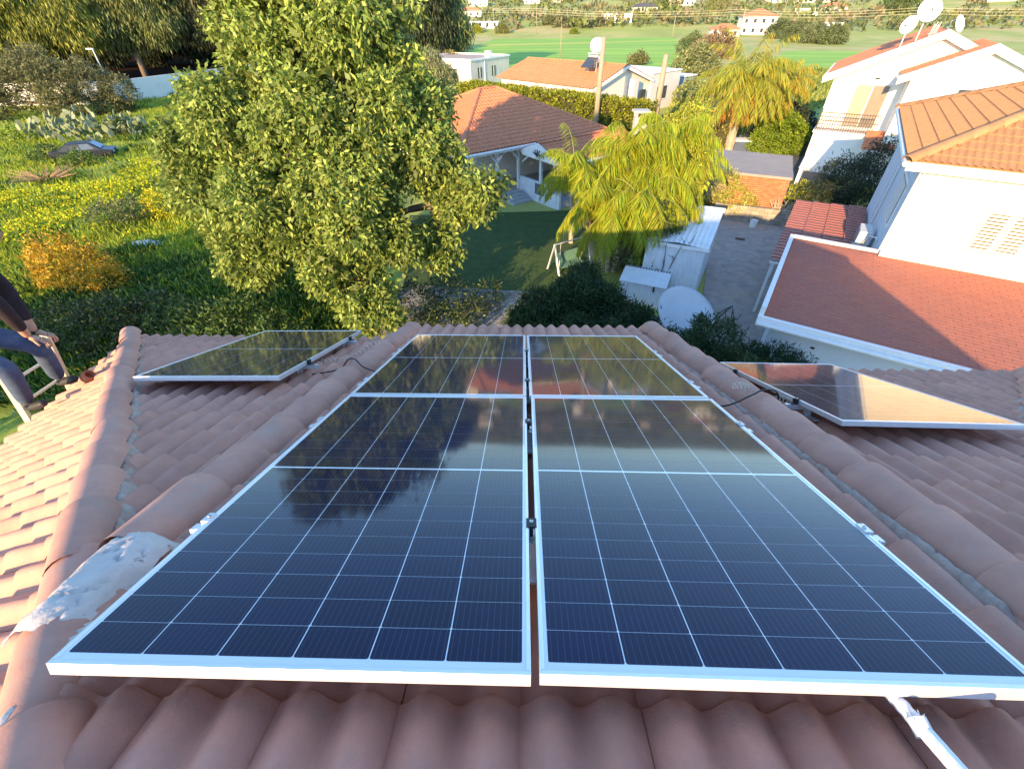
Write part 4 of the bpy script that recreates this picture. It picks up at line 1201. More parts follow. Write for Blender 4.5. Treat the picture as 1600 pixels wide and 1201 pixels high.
# low blue-white garden wall towards the white house
t = thing('garden_wall', 'low bluish white garden wall beside the driveway and white house', 'wall', (17.4, 30.3, 0), R(-31))
mb = MB(); mb.box(-.1, .1, 0, 4.2, 0, 1.0); mb.build('wall_body', m_wallw, t)
mb = MB(); mb.box(-.15, .15, -.05, 4.25, 1.0, 1.08); mb.build('coping', m_white, t)
# things on the terrace
t = thing('planter_box', 'dark blue planter box with white trim on the beige terrace', 'planter', (16.95, 39.5, .06), R(-12))
mb = MB(); mb.box(-.9, .9, -.5, .5, 0, .7); mb.build('box', mat('navy_box', (.06, .09, .18), rough=.6), t)
mb = MB(); mb.box(-.95, .95, -.55, .55, .7, .78); mb.build('rim', m_white, t)
t = thing('play_slide', 'bright orange and green play slide at the edge of the terrace', 'play slide', (23.4, 53.5, 0), R(20))
mb = MB(); mb.lathe([(.1, 0), (1.3, .2), (1.5, .9), (1.1, 1.7), (.3, 2.1)], 16); mb.build('dome', mat('orange_plastic', (.80, .35, .02), rough=.4), t, smooth=True)
mb = MB(); mb.lathe([(.1, 0), (.9, .1), (.9, .7), (.2, 1.0)], 14, (.5, -1.5, 0)); mb.build('step', mat('green_plastic', (.20, .60, .03), rough=.4), t, smooth=True)
t = thing('terrace_wall', 'curved pale wall round the far side of the beige terrace', 'wall', (0, 0, 0))
mb = MB()
W_ = [(18.8, 50.8), (20.8, 51.8), (24.0, 51.6), (25.8, 49.8), (26.5, 47.6), (24.2, 43.2)]
for (x0, y0), (x1, y1) in zip(W_[:-1], W_[1:]):
    bar_box(mb, (x0, y0, .45), (x1, y1, .45), .22, .9)
mb.build('wall_body', m_wallc, t)
# tall ivy-covered gate post / wooden utility poles
def pole(label, x, y, h, r_=.16, name='utility_pole', group='wooden utility poles', arms=0):
    t = thing(name, label, 'pole', (x, y, hz(x, y)), 0, group)
    mb = MB(); mb.tube([(0, 0, -.3), (0, 0, h)], [r_, r_ * .8], 10); mb.build('shaft', mat('weathered_wood', (.36, .29, .21), (.26, .21, .15), rough=.95, scale=3, stretch=(4, 4, .5)), t, smooth=True)
    for k in range(arms):
        mb = MB(); mb.box(-.8, .8, -.05, .05, h - .5 - k * .6, h - .4 - k * .6); mb.build('crossarm', MATS['weathered_wood'], t)
    return t
pole('thick wooden pole in front of the gable roof, left of two', 6.4, 46, 7.05, .24)
pole('thick wooden pole in front of the grey end wall, right of two', 11.7, 46, 5.85, .26)

# ================================================================ PLANTS
m_leaf = leafmat('leaf', .3, .5)
m_leaf_t = leafmat('thin_leaf', .45, .55)
m_bark = mat('bark', (.22, .17, .12), (.13, .10, .07), rough=.95, scale=6, bump=1, bscale=25)
m_barkp = mat('pale_bark', (.40, .35, .28), (.28, .24, .19), rough=.95, scale=4, bump=.8, bscale=18)

def sph(n):
    return unit(rng.normal(size=(n, 3)))

def lobe_clusters(lobes, per_m2=5.0, shell=.35, low=.0):
    """Cluster points near the surface of each lobe, with the outward direction."""
    P = []; D = []
    for (x, y, z, r_) in lobes:
        n = int(per_m2 * 4 * math.pi * r_ * r_)
        d = sph(n)
        rad = r_ * (1 - shell * rng.random((n, 1)) ** 1.5) * (1 + .18 * np.sin(d[:, :1] * 5 + x) * np.cos(d[:, 2:] * 6 + y))
        P.append(np.array([[x, y, z]]) + d * rad * np.array([[1, 1, .92]])); D.append(d)
    P = np.concatenate(P); D = np.concatenate(D)
    # drop points buried deep inside another lobe
    keep = np.ones(len(P), bool)
    for (x, y, z, r_) in lobes:
        keep &= np.linalg.norm(P - np.array([[x, y, z]]), axis=1) > r_ * .55
    return P[keep], D[keep]

def cluster_leaves(P, D, k, ln, wd, droop, cols_fn, spread=.9, gap=.12):
    n = len(P)
    C = np.repeat(P, k, axis=0) + rng.normal(scale=gap, size=(n * k, 3))
    V = np.repeat(D, k, axis=0) * .5 + sph(n * k) * spread + np.array([[0, 0, -droop]])
    L_ = ln * rng.uniform(.65, 1.25, n * k)
    tone = np.repeat(rng.uniform(.65, 1.3, (n, 1)), k, axis=0)
    return C, V, L_, wd * rng.uniform(.7, 1.2, n * k), np.clip(cols_fn(n * k) * tone, .003, .9)

def sublobes(lobes, n, fr):
    out = []
    for (x, y, z, r_) in lobes:
        d = sph(int(n)) * np.array([[1, 1, .9]])
        for q in d:
            rr = r_ * fr * random.uniform(.7, 1.25); out.append((x + q[0] * (r_ - rr * .7), y + q[1] * (r_ - rr * .7), z + q[2] * (r_ - rr * .7), rr))
    return out

def tree(name, label, base, lobes, trunk_r, base_col, alt=None, pa=.0, per=5.0, k=9, ln=.2, wd=.075, droop=.45, group=None, cat='tree', shell=.35, branches=True, m=None, bark=None, fork=None, gap=.12, var=.25, spread=.9, sub=None, twigs=7, core=False):
    t = thing(name, label, cat, (base[0], base[1], base[2] if len(base) > 2 else 0), 0, group)
    bx, by = base[0], base[1]; bz = base[2] if len(base) > 2 else 0
    P, D = lobe_clusters(sublobes(lobes, *sub) if sub else lobes, per, shell)
    C, V, L_, W_, c = cluster_leaves(P, D, k, ln, wd, droop, lambda n: tints(n, base_col, var, alt, pa), spread, gap)
    if core:                                   # inner leaves tinted darker: shade inside the crown put into their colour
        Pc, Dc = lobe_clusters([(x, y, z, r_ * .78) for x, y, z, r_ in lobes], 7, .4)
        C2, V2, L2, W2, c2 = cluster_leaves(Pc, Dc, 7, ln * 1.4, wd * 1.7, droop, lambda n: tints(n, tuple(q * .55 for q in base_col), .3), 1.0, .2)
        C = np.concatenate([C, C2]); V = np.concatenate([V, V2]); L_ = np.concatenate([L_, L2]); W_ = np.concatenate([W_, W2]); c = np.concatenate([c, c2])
    me = leafmesh('crown', C, V, L_, W_, c, m or m_leaf)
    o = link(bpy.data.objects.new('crown', me), t); o.location = (-bx, -by, -bz)
    if trunk_r:
        mb = MB()
        fk = fork or (bx, by, bz + max(.6, (min(l[2] for l in lobes) - bz) * .75))
        f0 = Vector(fk)
        mb.tube([Vector((bx, by, bz - .2)), Vector((bx, by, bz)).lerp(f0, .5) + Vector((random.uniform(-.1, .1), random.uniform(-.1, .1), 0)), f0], [trunk_r * 1.15, trunk_r * .95, trunk_r * .8], 9)
        tr = mb.build('trunk', bark or m_bark, t, smooth=True); tr.location = (-bx, -by, -bz)
        if branches:
            for (x, y, z, r_) in lobes:
                e = Vector((x, y, z)); mid = f0.lerp(e, .5) + Vector((random.uniform(-.25, .25), random.uniform(-.25, .25), random.uniform(0, .35)))
                mb = MB(); mb.tube([f0, mid, e], [trunk_r * .55, trunk_r * .34, trunk_r * .14], 7)
                for q in range(twigs):
                    d = Vector(sph(1)[0]); mb.tube([f0.lerp(e, .75), e + d * r_ * .5, e + d * r_ * .92 + Vector((0, 0, -.1))], [trunk_r * .16, trunk_r * .09, .012], 5)
                br = mb.build('branch', bark or m_bark, t, smooth=True); br.location = (-bx, -by, -bz)
    return t

# -- the big tree in front of the veranda house
BIG = [(-6.8, 15.5, 8.2, 1.9), (-4.5, 15, 8.3, 1.75), (-9.0, 15, 6.5, .75), (-8.2, 15, 6.0, 1.9), (-4.9, 14, 6.4, 1.9), (-3.3, 15, 6.4, 1.2), (-10.0, 14.5, 4.6, 1.4), (-7.3, 13.5, 4.1, 1.9),
       (-5.0, 13, 4.3, 1.7), (-8.9, 13.5, 2.6, 1.15), (-2.8, 14, 5.3, 1.05), (-1.2, 13, 4.75, .75), (-5.3, 12, 2.5, 1.2), (-4.5, 11.3, 1.7, .8), (-2.9, 13.6, 2.9, .85), (-7.2, 15.3, 9.6, 1.3), (-5.4, 14.6, 9.2, 1.1),
       (-6.4, 14.6, 2.6, 1.2), (-2.0, 13.6, 4.2, .7), (-10.4, 14.2, 5.9, .55), (-6.2, 13.4, 6.2, 1.3), (-9.6, 14.2, 3.4, .9), (-3.9, 12.6, 3.4, .8)]
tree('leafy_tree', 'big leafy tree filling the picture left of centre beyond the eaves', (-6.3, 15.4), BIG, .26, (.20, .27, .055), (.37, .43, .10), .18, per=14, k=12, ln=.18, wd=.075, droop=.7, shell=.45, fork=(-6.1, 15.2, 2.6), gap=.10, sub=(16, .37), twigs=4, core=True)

# -- palms
def frond_leaves(base, az, el, length, sag, nl, ll, col, P, D, L_, W_, Cc, rach, width=.03):
    d = Vector((math.cos(az) * math.cos(el), math.sin(az) * math.cos(el), math.sin(el)))
    p = Vector(base); pts = [p.copy()]; st = length / 14
    for i in range(14):
        p = p + d * st; d = (d + Vector((0, 0, -sag / 14))).normalized(); pts.append(p.copy())
    rach.append(pts)
    for i in range(nl):
        s = .12 + .88 * i / nl; q = s * 14; k = min(13, int(q)); c = pts[k].lerp(pts[k + 1], q - k); tg = (pts[k + 1] - pts[k]).normalized()
        sd = tg.cross(Vector((0, 0, 1))).normalized()
        for sg in (-1, 1):
            P.append(tuple(c)); dd = tg * .55 + sd * sg * .75 + Vector((random.gauss(0, .12), random.gauss(0, .12), -.75 - random.random() * .7)); D.append(tuple(dd))
            L_.append(ll * (.55 + .6 * math.sin(math.pi * min(1, s * .9 + .12))) * random.uniform(.8, 1.15)); W_.append(width * random.uniform(.8, 1.3))
            Cc.append([min(.9, q2 * random.uniform(.75, 1.25)) for q2 in col])

def palm(name, label, base, stems, n_fr, flen, col, dead=None, group=None, trunk_r=.09, ll=.5, nl=40, sag=1.7, width=.035, trunkmat=None):
    t = thing(name, label, 'palm', (base[0], base[1], 0), 0, group)
    P, D, L_, W_, Cc, rach = [], [], [], [], [], []
    for si, (sx_, sy_, h) in enumerate(stems):
        mb = MB(); top = Vector((sx_, sy_, h)); b0 = Vector((base[0] + (sx_ - base[0]) * .3, base[1] + (sy_ - base[1]) * .3, -.1))
        n = 10; pts = [b0.lerp(top, i / n) for i in range(n + 1)]
        mb.tube(pts, [trunk_r * (1.25 if i % 2 == 0 else 1.05) * (1.2 - .3 * i / n) for i in range(n + 1)], 8)
        o = mb.build('trunk', trunkmat or m_barkp, t); o.location = (-base[0], -base[1], 0)
        for k in range(n_fr):
            az = 6.283 * (k / n_fr) + random.uniform(-.3, .3) + si; el = random.choice((1.25, .95, .65, .35, .05)) + random.uniform(-.15, .15)
            frond_leaves(top, az, el, flen * random.uniform(.8, 1.1), sag * random.uniform(.8, 1.25), nl, ll, col, P, D, L_, W_, Cc, rach, width)
        if dead:
            for k in range(12):
                frond_leaves(top - Vector((0, 0, .15)), random.uniform(0, 6.28), -.5 + random.uniform(-.5, .2), flen * .65, 1.4, nl // 2, ll, dead, P, D, L_, W_, Cc, rach, width)
    me = leafmesh('fronds', np.array(P), np.array(D), np.array(L_), np.array(W_), np.array(Cc), m_leaf_t, .02)
    o = link(bpy.data.objects.new('fronds', me), t); o.location = (-base[0], -base[1], 0)
    mb = MB()
    for pts in rach: mb.tube(pts[::2], [.022 * (1 - .8 * i / 7) for i in range(len(pts[::2]))], 4, cap=False)
    o = mb.build('rachises', mat('palm_rachis', (.24, .27, .05), rough=.7), t); o.location = (-base[0], -base[1], 0)
    return t
YG = (.37, .43, .035)
palm('clump_palm', 'tall yellow green clump of arching palms beside the metal shed', (3.6, 18.0), [(3.0, 18.0, 3.2), (4.0, 18.5, 4.3), (4.9, 18.0, 3.5), (3.6, 17.2, 2.6), (5.6, 19.4, 4.6), (4.4, 17.3, 3.0), (2.3, 18.6, 3.4), (6.2, 19.6, 3.6), (5.5, 18.2, 2.9)], 17, 2.5, YG, ll=.74, nl=90, sag=2.4, width=.024)
palm('feather_palm', 'lone palm with drooping fronds in front of the porch', (2.3, 20.6), [(2.2, 21.2, 3.3)], 15, 2.3, (.24, .30, .04), ll=.5, nl=40, sag=2.1)
palm('palm_tree', 'lone tall palm with dry golden skirt on the terrace', (16.1, 38.9), [(15.8, 38.4, 4.7)], 46, 4.1, (.36, .37, .05), (.55, .33, .05), trunk_r=.24, ll=.85, nl=52, sag=2.1, width=.05)
palm('small_palm', 'low golden palm by the terrace near the white house', (18.9, 39.6), [(19.3, 40.6, 3.9)], 36, 3.0, (.42, .36, .05), (.50, .33, .06), trunk_r=.2, ll=.7, nl=40, sag=2.2, width=.05)
# shrubby mass beside the palms
tree('bushy_tree', 'dense yellow green bushy tree between the palms and the shed', (5.0, 19.8), [(4.6, 19.6, 2.9, 1.1), (5.6, 19.4, 3.3, 1.1), (6.4, 20.2, 4.2, 1.1), (6.6, 19.4, 2.9, 1.0), (5.2, 18.2, 2.3, .8), (6.6, 20.8, 5.0, .9), (3.6, 19.2, 2.3, .8), (6.0, 18.3, 2.3, .8)], .12, (.34, .38, .035), (.44, .44, .06), .3, per=16, k=10, ln=.2, wd=.05, droop=1.0, sub=(9, .45))
# banana plant
t = thing('banana_plant', 'banana plant with broad torn leaves in front of the orange roof', 'plant', (3.3, 22.6, 0))
mb = MB(); mb.tube([(0, 0, -.1), (.05, 0, 2.6)], [.14, .09], 9); mb.build('stem', mat('banana_stem', (.34, .33, .12), rough=.8), t, smooth=True)
m_ban = mat('banana_leaf', (.42, .40, .08), (.28, .32, .05), rough=.5, scale=6)
for k in range(9):
    az = k * .75 + .3; V = []; F = []
    ln_ = random.uniform(1.3, 1.8); el = random.uniform(.5, 1.2)
    p = Vector((.05, 0, 2.5)); d = Vector((math.cos(az) * math.cos(el), math.sin(az) * math.cos(el), math.sin(el))); sd = d.cross(Vector((0, 0, 1))).normalized()
    for i in range(11):
        s = i / 10; w_ = .26 * math.sin(math.pi * min(1, .08 + s * .92)) ** .6 * (1 if random.random() > .25 else .6)
        V += [tuple(p - sd * w_ - Vector((0, 0, .09))), tuple(p), tuple(p + sd * w_ - Vector((0, 0, .09)))]
        p = p + d * ln_ / 10; d = (d + Vector((0, 0, -.17))).normalized()
    for i in range(10): F += [(3 * i, 3 * i + 1, 3 * i + 4, 3 * i + 3), (3 * i + 1, 3 * i + 2, 3 * i + 5, 3 * i + 4)]
    mb = MB(); mb.add(V, F); mb.build('leaf', m_ban, t, smooth=True)

# -- hedges and bushes
def bush(name, label, lobes, col, alt=None, pa=.1, per=14, k=8, ln=.13, wd=.06, droop=0.0, group=None, cat='bush', stem=True, shell=.3, gap=.08, m=None, spread=.9, var=.25, sub=None):
    b0 = lobes[0]
    gz = hz(b0[0], b0[1])
    return tree(name, label, (b0[0], b0[1], gz), lobes, .05 if stem else 0, col, alt, pa, per, k, ln, wd, droop, group, cat, shell, False, m, None, None, gap, var, spread, sub)
DK = (.026, .058, .020)
bush('conifer_bush', 'dark feathery conifer bush just beyond the middle of our eaves', [(1.6, 11.6, 1.7, 1.0), (.6, 11.4, 1.4, .95), (2.7, 11.3, 1.6, .95), (1.9, 12.4, 1.9, .8), (.2, 11.0, 1.2, .7), (3.2, 10.7, 1.4, .8), (1.2, 10.4, 1.5, .9), (2.3, 10.2, 1.5, .8)], DK, (.05, .09, .03), .3, per=46, k=12, ln=.20, wd=.03, droop=-.3, shell=.5, gap=.07, sub=(10, .5))
bush('conifer_bush', 'dark feathery conifer bush under the big dish at our right eaves', [(4.6, 8.3, 2.2, 1.0), (3.7, 8.6, 1.9, .8), (5.6, 8.1, 2.0, .9), (6.3, 7.9, 1.8, .7), (4.9, 7.2, 2.3, .8), (5.8, 7.2, 2.0, .8)], DK, (.05, .09, .03), .3, per=50, k=12, ln=.17, wd=.026, droop=-.3, shell=.5, gap=.06, sub=(10, .5))
def hedge(name, label, pts, wd_, h, col, alt=None, pa=.2, per=26, k=7, ln=.16, lw=.07, group=None, z0=0.0):
    t = thing(name, label, 'hedge', (pts[0][0], pts[0][1], 0), 0, group)
    P = []; D = []
    for (x0, y0), (x1, y1) in zip(pts[:-1], pts[1:]):
        d = np.array([x1 - x0, y1 - y0, 0.0]); L2 = np.linalg.norm(d); d /= L2; nn = np.array([-d[1], d[0], 0.0])
        for face, area in ((0, L2 * h), (1, L2 * h), (2, L2 * wd_), (3, wd_ * h), (4, wd_ * h)):
            n = int(area * per); a = rng.random((n, 1)); b_ = rng.random((n, 1)); o = np.array([[x0, y0, z0]])
            if face < 2:
                s = 1 if face else -1
                p = o + d * a * L2 + nn * s * wd_ / 2 + np.array([[0, 0, 1.0]]) * b_ * h; dr = np.repeat((nn * s)[None], n, 0)
            elif face == 2:
                p = o + d * a * L2 + nn * (b_ - .5) * wd_ + np.array([[0, 0, h]]); dr = np.repeat(np.array([[0, 0, 1.0]]), n, 0)
            else:
                s = 0 if face == 3 else 1
                p = o + d * s * L2 + nn * (a - .5) * wd_ + np.array([[0, 0, 1.0]]) * b_ * h; dr = np.repeat((d * (1 if s else -1))[None], n, 0)
            p = p + dr * (.12 * np.sin(p[:, :1] * 2.3 + p[:, 2:] * 3) * np.cos(p[:, 1:2] * 1.9)); P.append(p - dr * rng.random((n, 1)) * .12); D.append(dr)
    P = np.concatenate(P); D = np.concatenate(D)
    C, V, L_, W_, c = cluster_leaves(P, D, k, ln, lw, -.1, lambda n: tints(n, col, .25, alt, pa), 1.0, .07)
    me = leafmesh('foliage', C, V, L_, W_, c, m_leaf)
    o = link(bpy.data.objects.new('foliage', me), t); o.location = (-pts[0][0], -pts[0][1], 0)
    mb = MB()
    for (x0, y0), (x1, y1) in zip(pts[:-1], pts[1:]):
        bar_box(mb, (x0, y0, z0 + h / 2 - .1), (x1, y1, z0 + h / 2 - .1), wd_ * .6, h - .3)
    o = mb.build('inner_twigs', mat('twigs', (.05, .05, .02), rough=.95), t); o.location = (-pts[0][0], -pts[0][1], 0)
    return t
hedge('clipped_hedge', 'long clipped yellow green hedge behind the orange hip roof', [(-6.8, 60.5), (10.6, 44.4)], 2.2, 2.6, (.26, .27, .02), (.16, .20, .02), .35, per=16, k=7, ln=.26, lw=.12)
hedge('ivy_hedge', 'tall pale yellow ivy hedge left of the lone palm trunk', [(15.5, 39.6), (17.6, 47.5)], 1.2, 2.6, (.44, .40, .13), (.30, .30, .08), .3, per=18, k=7, ln=.2, lw=.10)
bush('round_bush', 'large round clipped green bush on the terrace', [(19.4, 38.7, 1.1, 1.75), (20.4, 39.0, 1.0, 1.5), (18.6, 38.4, .8, 1.2)], (.16, .25, .025), (.24, .31, .03), .25, per=22, k=7, ln=.15, wd=.09, shell=.15)
bush('garden_shrub', 'pale leafy shrub sprawling in front of the garden hut', [(10.2, 25.6, 1.3, 1.2), (11.2, 24.5, .9, .9), (9.9, 27.2, 1.6, 1.2), (11.9, 24.3, .5, .6), (9.4, 26.0, 1.0, 1.0), (10.6, 24.9, 1.6, .8), (8.9, 25.2, .7, .9)], (.36, .37, .07), (.48, .44, .15), .25, per=22, k=8, ln=.13, wd=.05)
bush('garden_shrub', 'small rounded yellow green shrub at the corner of the garden hut', [(15.0, 25.2, .85, .75), (15.5, 25.4, .7, .6)], (.30, .33, .04), None, 0, per=26, k=8, ln=.14, wd=.06)
bush('green_shrub', 'green shrub with upright leaves at the left of the ivy hedge', [(11.4, 33.5, 1.7, 1.0), (10.6, 33.0, 1.3, .9)], (.13, .22, .03), None, 0, per=20, k=8, ln=.2, wd=.05, droop=-.4)
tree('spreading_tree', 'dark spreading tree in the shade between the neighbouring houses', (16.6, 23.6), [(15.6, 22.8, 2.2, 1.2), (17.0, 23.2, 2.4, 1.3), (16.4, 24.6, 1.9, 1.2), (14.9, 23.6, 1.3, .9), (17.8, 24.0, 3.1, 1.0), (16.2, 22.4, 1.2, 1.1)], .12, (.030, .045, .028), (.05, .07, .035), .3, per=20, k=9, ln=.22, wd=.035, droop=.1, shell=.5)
for i, (lab, x, y, r_, col) in enumerate((('pale green bush right of the metal kiosk', 19.5, 61, 1.7, (.24, .28, .09)), ('low bush behind the ivy hedge', 20.5, 50, 1.3, (.30, .31, .08)), ('dark bush at the corner of the white house', 21.0, 41.5, 1.6, (.04, .055, .03)), ('second dark bush by the white house wall', 22.5, 44, 1.7, (.04, .055, .03)), ('grey green bush at the edge of the second field', 37, 88, 2.2, (.20, .23, .09)), ('olive bush on the rough plot', 30, 72, 2.0, (.20, .22, .08)))):
    bush('plot_bush', lab, [(x, y, r_ * .7, r_), (x + r_ * .8, y + .4, r_ * .5, r_ * .75), (x - r_ * .8, y + .2, r_ * .5, r_ * .7)], col, tuple(c * 1.4 for c in col), .3, per=12, k=7, ln=.26, wd=.11, group='bushes on the plots')
# bare-branched little tree by the shed and dry grey shrub by the yard wall
def bare(label, base, n, h, sp, m, name='bare_shrub', r_=.02, cat='shrub'):
    t = thing(name, label, cat, base)
    mb = MB()
    for i in range(n):
        az = random.uniform(0, 6.28); e = Vector((math.cos(az) * sp * random.uniform(.3, 1), math.sin(az) * sp * random.uniform(.3, 1), h * random.uniform(.7, 1)))
        mid = e * .5 + Vector((random.uniform(-.1, .1), random.uniform(-.1, .1), h * .08)); mb.tube([(0, 0, -.05), mid, e], [r_, r_ * .7, r_ * .3], 5)
        for q in range(4):
            s = mid.lerp(e, random.random()); mb.tube([s, s + Vector((random.uniform(-.3, .3), random.uniform(-.3, .3), random.uniform(.1, .4))) * h * .4], [r_ * .4, r_ * .15], 4)
    mb.build('twigs', m, t); return t
bare('leafless little tree with thin branches in front of the metal shed', (5.3, 15.75, 0), 9, 2.6, 1.0, m_bark, 'bare_tree', .03, 'tree')
bare('dry pale shrub with bare twigs by the rough yard wall', (13.2, 23.4, 0), 22, 1.3, .8, mat('dry_twig', (.55, .46, .34), rough=.9))
bush('leafy_creeper', 'dark climber hanging among the palm stems by the shed', [(4.6, 17.0, 2.2, .8), (5.2, 16.6, 2.6, .7), (4.0, 16.8, 1.4, .7), (5.0, 16.5, 1.4, .6)], (.06, .085, .03), (.12, .13, .05), .2, per=18, k=7, ln=.16, wd=.06, droop=.5)
# plants at the foot of the big tree / gravel
bush('low_shrub', 'low dark shrub on the gravel near the middle of the eaves', [(-2.6, 12.6, .6, .8), (-3.4, 12.2, .5, .8), (-1.9, 13.4, .6, .6), (-2.8, 14.4, .6, .9), (-1.4, 14.6, .5, .6), (-3.8, 13.6, .7, .9)], (.05, .08, .03), (.20, .22, .05), .2, per=20, k=7, ln=.13, wd=.05)
bush('pot_shrub', 'small red leaved shrub at the foot of the eaves on the gravel', [(-2.2, 9.4, .45, .45), (-1.5, 9.6, .4, .4)], (.16, .045, .04), (.08, .09, .03), .3, per=30, k=7, ln=.1, wd=.05)
# garden seat on the lawn
t = thing('garden_swing', 'white metal garden swing frame standing on the shaded lawn', 'garden swing', (2.0, 18.1, -.25), R(35))
m_sw = mat('white_metal', (.74, .75, .76), rough=.5)
mb = MB(); mb.tube([(-.9, -.5, 0), (-.9, 0, 1.5), (-.9, .5, 0)], .05, 8); mb.build('leg', m_sw, t)
mb = MB(); mb.tube([(.9, -.5, 0), (.9, 0, 1.5), (.9, .5, 0)], .05, 8); mb.build('leg', m_sw, t)
mb = MB(); mb.tube([(-.95, 0, 1.5), (.95, 0, 1.5)], .03, 8); mb.build('top_bar', m_sw, t)
mb = MB(); mb.box(-.6, .6, -.2, .25, .45, .50); mb.box(-.6, .6, .22, .27, .5, .95); mb.build('seat', mat('green_net', (.12, .25, .20), rough=.8), t)
for x in (-.58, .58):
    mb = MB(); mb.tube([(x, 0, 1.5), (x, .02, .48)], .012, 5); mb.build('hanger', m_sw, t)

# ---------------------------------------------------------------- the meadow on the left
def scatter(name, label, n, poly, ln, wd, col, alt, pa, mat_, up=1.0, tilt=.5, z=.02, per=5, exclude=None, dens=None, gap=.12, cat='grass'):
    xs = [p[0] for p in poly]; ys_ = [p[1] for p in poly]
    P = []
    while len(P) < n:
        x = random.uniform(min(xs), max(xs)); y = random.uniform(min(ys_), max(ys_))
        if not inpoly((x, y), poly): continue
        if dens and random.random() > dens(x, y): continue
        P.append((x, y, z))
    P = np.array(P); C = np.repeat(P, per, axis=0) + np.concatenate([rng.normal(scale=gap, size=(len(P) * per, 2)), np.zeros((len(P) * per, 1))], axis=1)
    V = np.concatenate([rng.normal(scale=tilt, size=(len(C), 2)), np.full((len(C), 1), up)], axis=1)
    tone = np.repeat(rng.uniform(.75, 1.25, (len(P), 1)), per, axis=0)
    L_ = ln * rng.uniform(.5, 1.3, len(C))
    me = leafmesh(name, C, V, L_, wd * rng.uniform(.7, 1.3, len(C)), np.clip(tints(len(C), col, .25, alt, pa) * tone, .003, .9), mat_)
    o = link(bpy.data.objects.new(name, me)); tag(o, label, cat, None, 'stuff'); return o
def inpoly(p, poly):
    x, y = p; c = False; n = len(poly)
    for i in range(n):
        x0, y0 = poly[i]; x1, y1 = poly[(i + 1) % n]
        if (y0 > y) != (y1 > y) and x < (x1 - x0) * (y - y0) / (y1 - y0) + x0: c = not c
    return c
MEADOW = [(-30, 9), (-6.5, 9), (-6, 13), (-8, 26), (-20, 58), (-46, 86), (-54, 64), (-70, 62), (-60, 45), (-42, 24)]
def dens(x, y):
    return min(1, 900 / (x * x + y * y)) * (.55 + .45 * math.sin(x * .5 + 1) * math.cos(y * .37))
scatter('meadow_grass', 'tall bright green grass and weeds covering the meadow', 15000, MEADOW, .42, .06, (.27, .37, .03), (.42, .44, .05), .35, m_leaf_t, 1, .45, per=6, dens=dens, gap=.16)
FLOW = [(-42, 18), (-10, 18), (-10, 56), (-42, 56)]
def dens2(x, y):
    n_ = mnoise.noise(Vector((x * .16, y * .16, 3.3))) + .5 * mnoise.noise(Vector((x * .5, y * .5, 7.1)))
    e_ = 1 - math.hypot((x + 24) / 11, (y - 35) / 16)
    return max(0, min(1, (n_ + e_ * .9 - .42) * 2.2))
scatter('yellow_flowers', 'yellow flowering weeds in drifts on the meadow', 3400, FLOW, .12, .10, (.66, .60, .02), (.36, .46, .03), .45, m_leaf_t, .5, .9, z=.38, per=5, dens=dens2, gap=.16, cat='flowers')
scatter('weed_clumps', 'darker green weed clumps scattered over the meadow', 3200, MEADOW, .55, .10, (.12, .20, .03), (.20, .28, .04), .3, m_leaf_t, .9, .7, per=9, gap=.22,
        dens=lambda x, y: min(1, 900 / (x * x + y * y)) * max(0, math.sin(x * .9 + 2) * math.cos(y * .8 + x * .3)))
scatter('rough_grass', 'rough grass and weeds on the plots beyond the hedge', 5200, [(12, 47), (15, 40), (28, 54), (62, 92), (40, 104), (22, 70)], .8, .22, (.20, .26, .05), (.36, .38, .10), .35, m_leaf_t, .9, .7, per=6, gap=.4)
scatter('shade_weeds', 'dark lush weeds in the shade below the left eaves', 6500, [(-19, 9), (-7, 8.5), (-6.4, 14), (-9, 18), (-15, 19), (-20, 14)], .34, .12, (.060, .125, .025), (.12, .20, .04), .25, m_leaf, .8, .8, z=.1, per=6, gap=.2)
for i, (lab, lb, col, alt, pa) in enumerate((
        ('low bush with golden orange leaves beside the crouching worker', [(-18.8, 16.4, .9, 1.2), (-17.6, 16.0, .8, 1.0), (-19.8, 16.9, .6, .9), (-16.8, 15.8, .5, .7)], (.42, .25, .02), (.55, .38, .03), .4),
        ('bright yellow flowering bush in the middle of the meadow', [(-19.6, 24.0, .7, 1.0), (-18.8, 24.6, .6, .8)], (.50, .48, .02), (.60, .52, .02), .4),
        ('dull green bush left of the yellow flowering bush', [(-20.9, 23.2, .6, .9), (-22.2, 23.0, .5, .8)], (.13, .16, .06), None, 0),
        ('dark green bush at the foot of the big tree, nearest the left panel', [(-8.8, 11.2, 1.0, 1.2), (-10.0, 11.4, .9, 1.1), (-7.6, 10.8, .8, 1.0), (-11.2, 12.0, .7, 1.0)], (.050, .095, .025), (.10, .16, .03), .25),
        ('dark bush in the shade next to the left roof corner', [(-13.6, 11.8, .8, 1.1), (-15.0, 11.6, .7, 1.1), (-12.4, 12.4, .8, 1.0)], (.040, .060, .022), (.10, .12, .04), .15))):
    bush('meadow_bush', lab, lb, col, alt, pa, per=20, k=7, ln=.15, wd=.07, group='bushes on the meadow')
t = thing('pale_rock', 'pale flat rock lying in the meadow grass', 'rock', (-18.3, 20.1, 0))
mb = MB()
V = []; F = []
for i in range(5):
    for k in range(9):
        a = 6.283 * k / 9; r_ = (.85, .9, .7, .45, .05)[i] * random.uniform(.8, 1.15); V.append((r_ * math.cos(a), r_ * .55 * math.sin(a), (-.05, .12, .25, .32, .34)[i]))
for i in range(4):
    for k in range(9): F.append((i * 9 + k, i * 9 + (k + 1) % 9, (i + 1) * 9 + (k + 1) % 9, (i + 1) * 9 + k))
mb.add(V, F); mb.build('stone', mat('pale_stone', (.58, .57, .54), rough=.9), t)
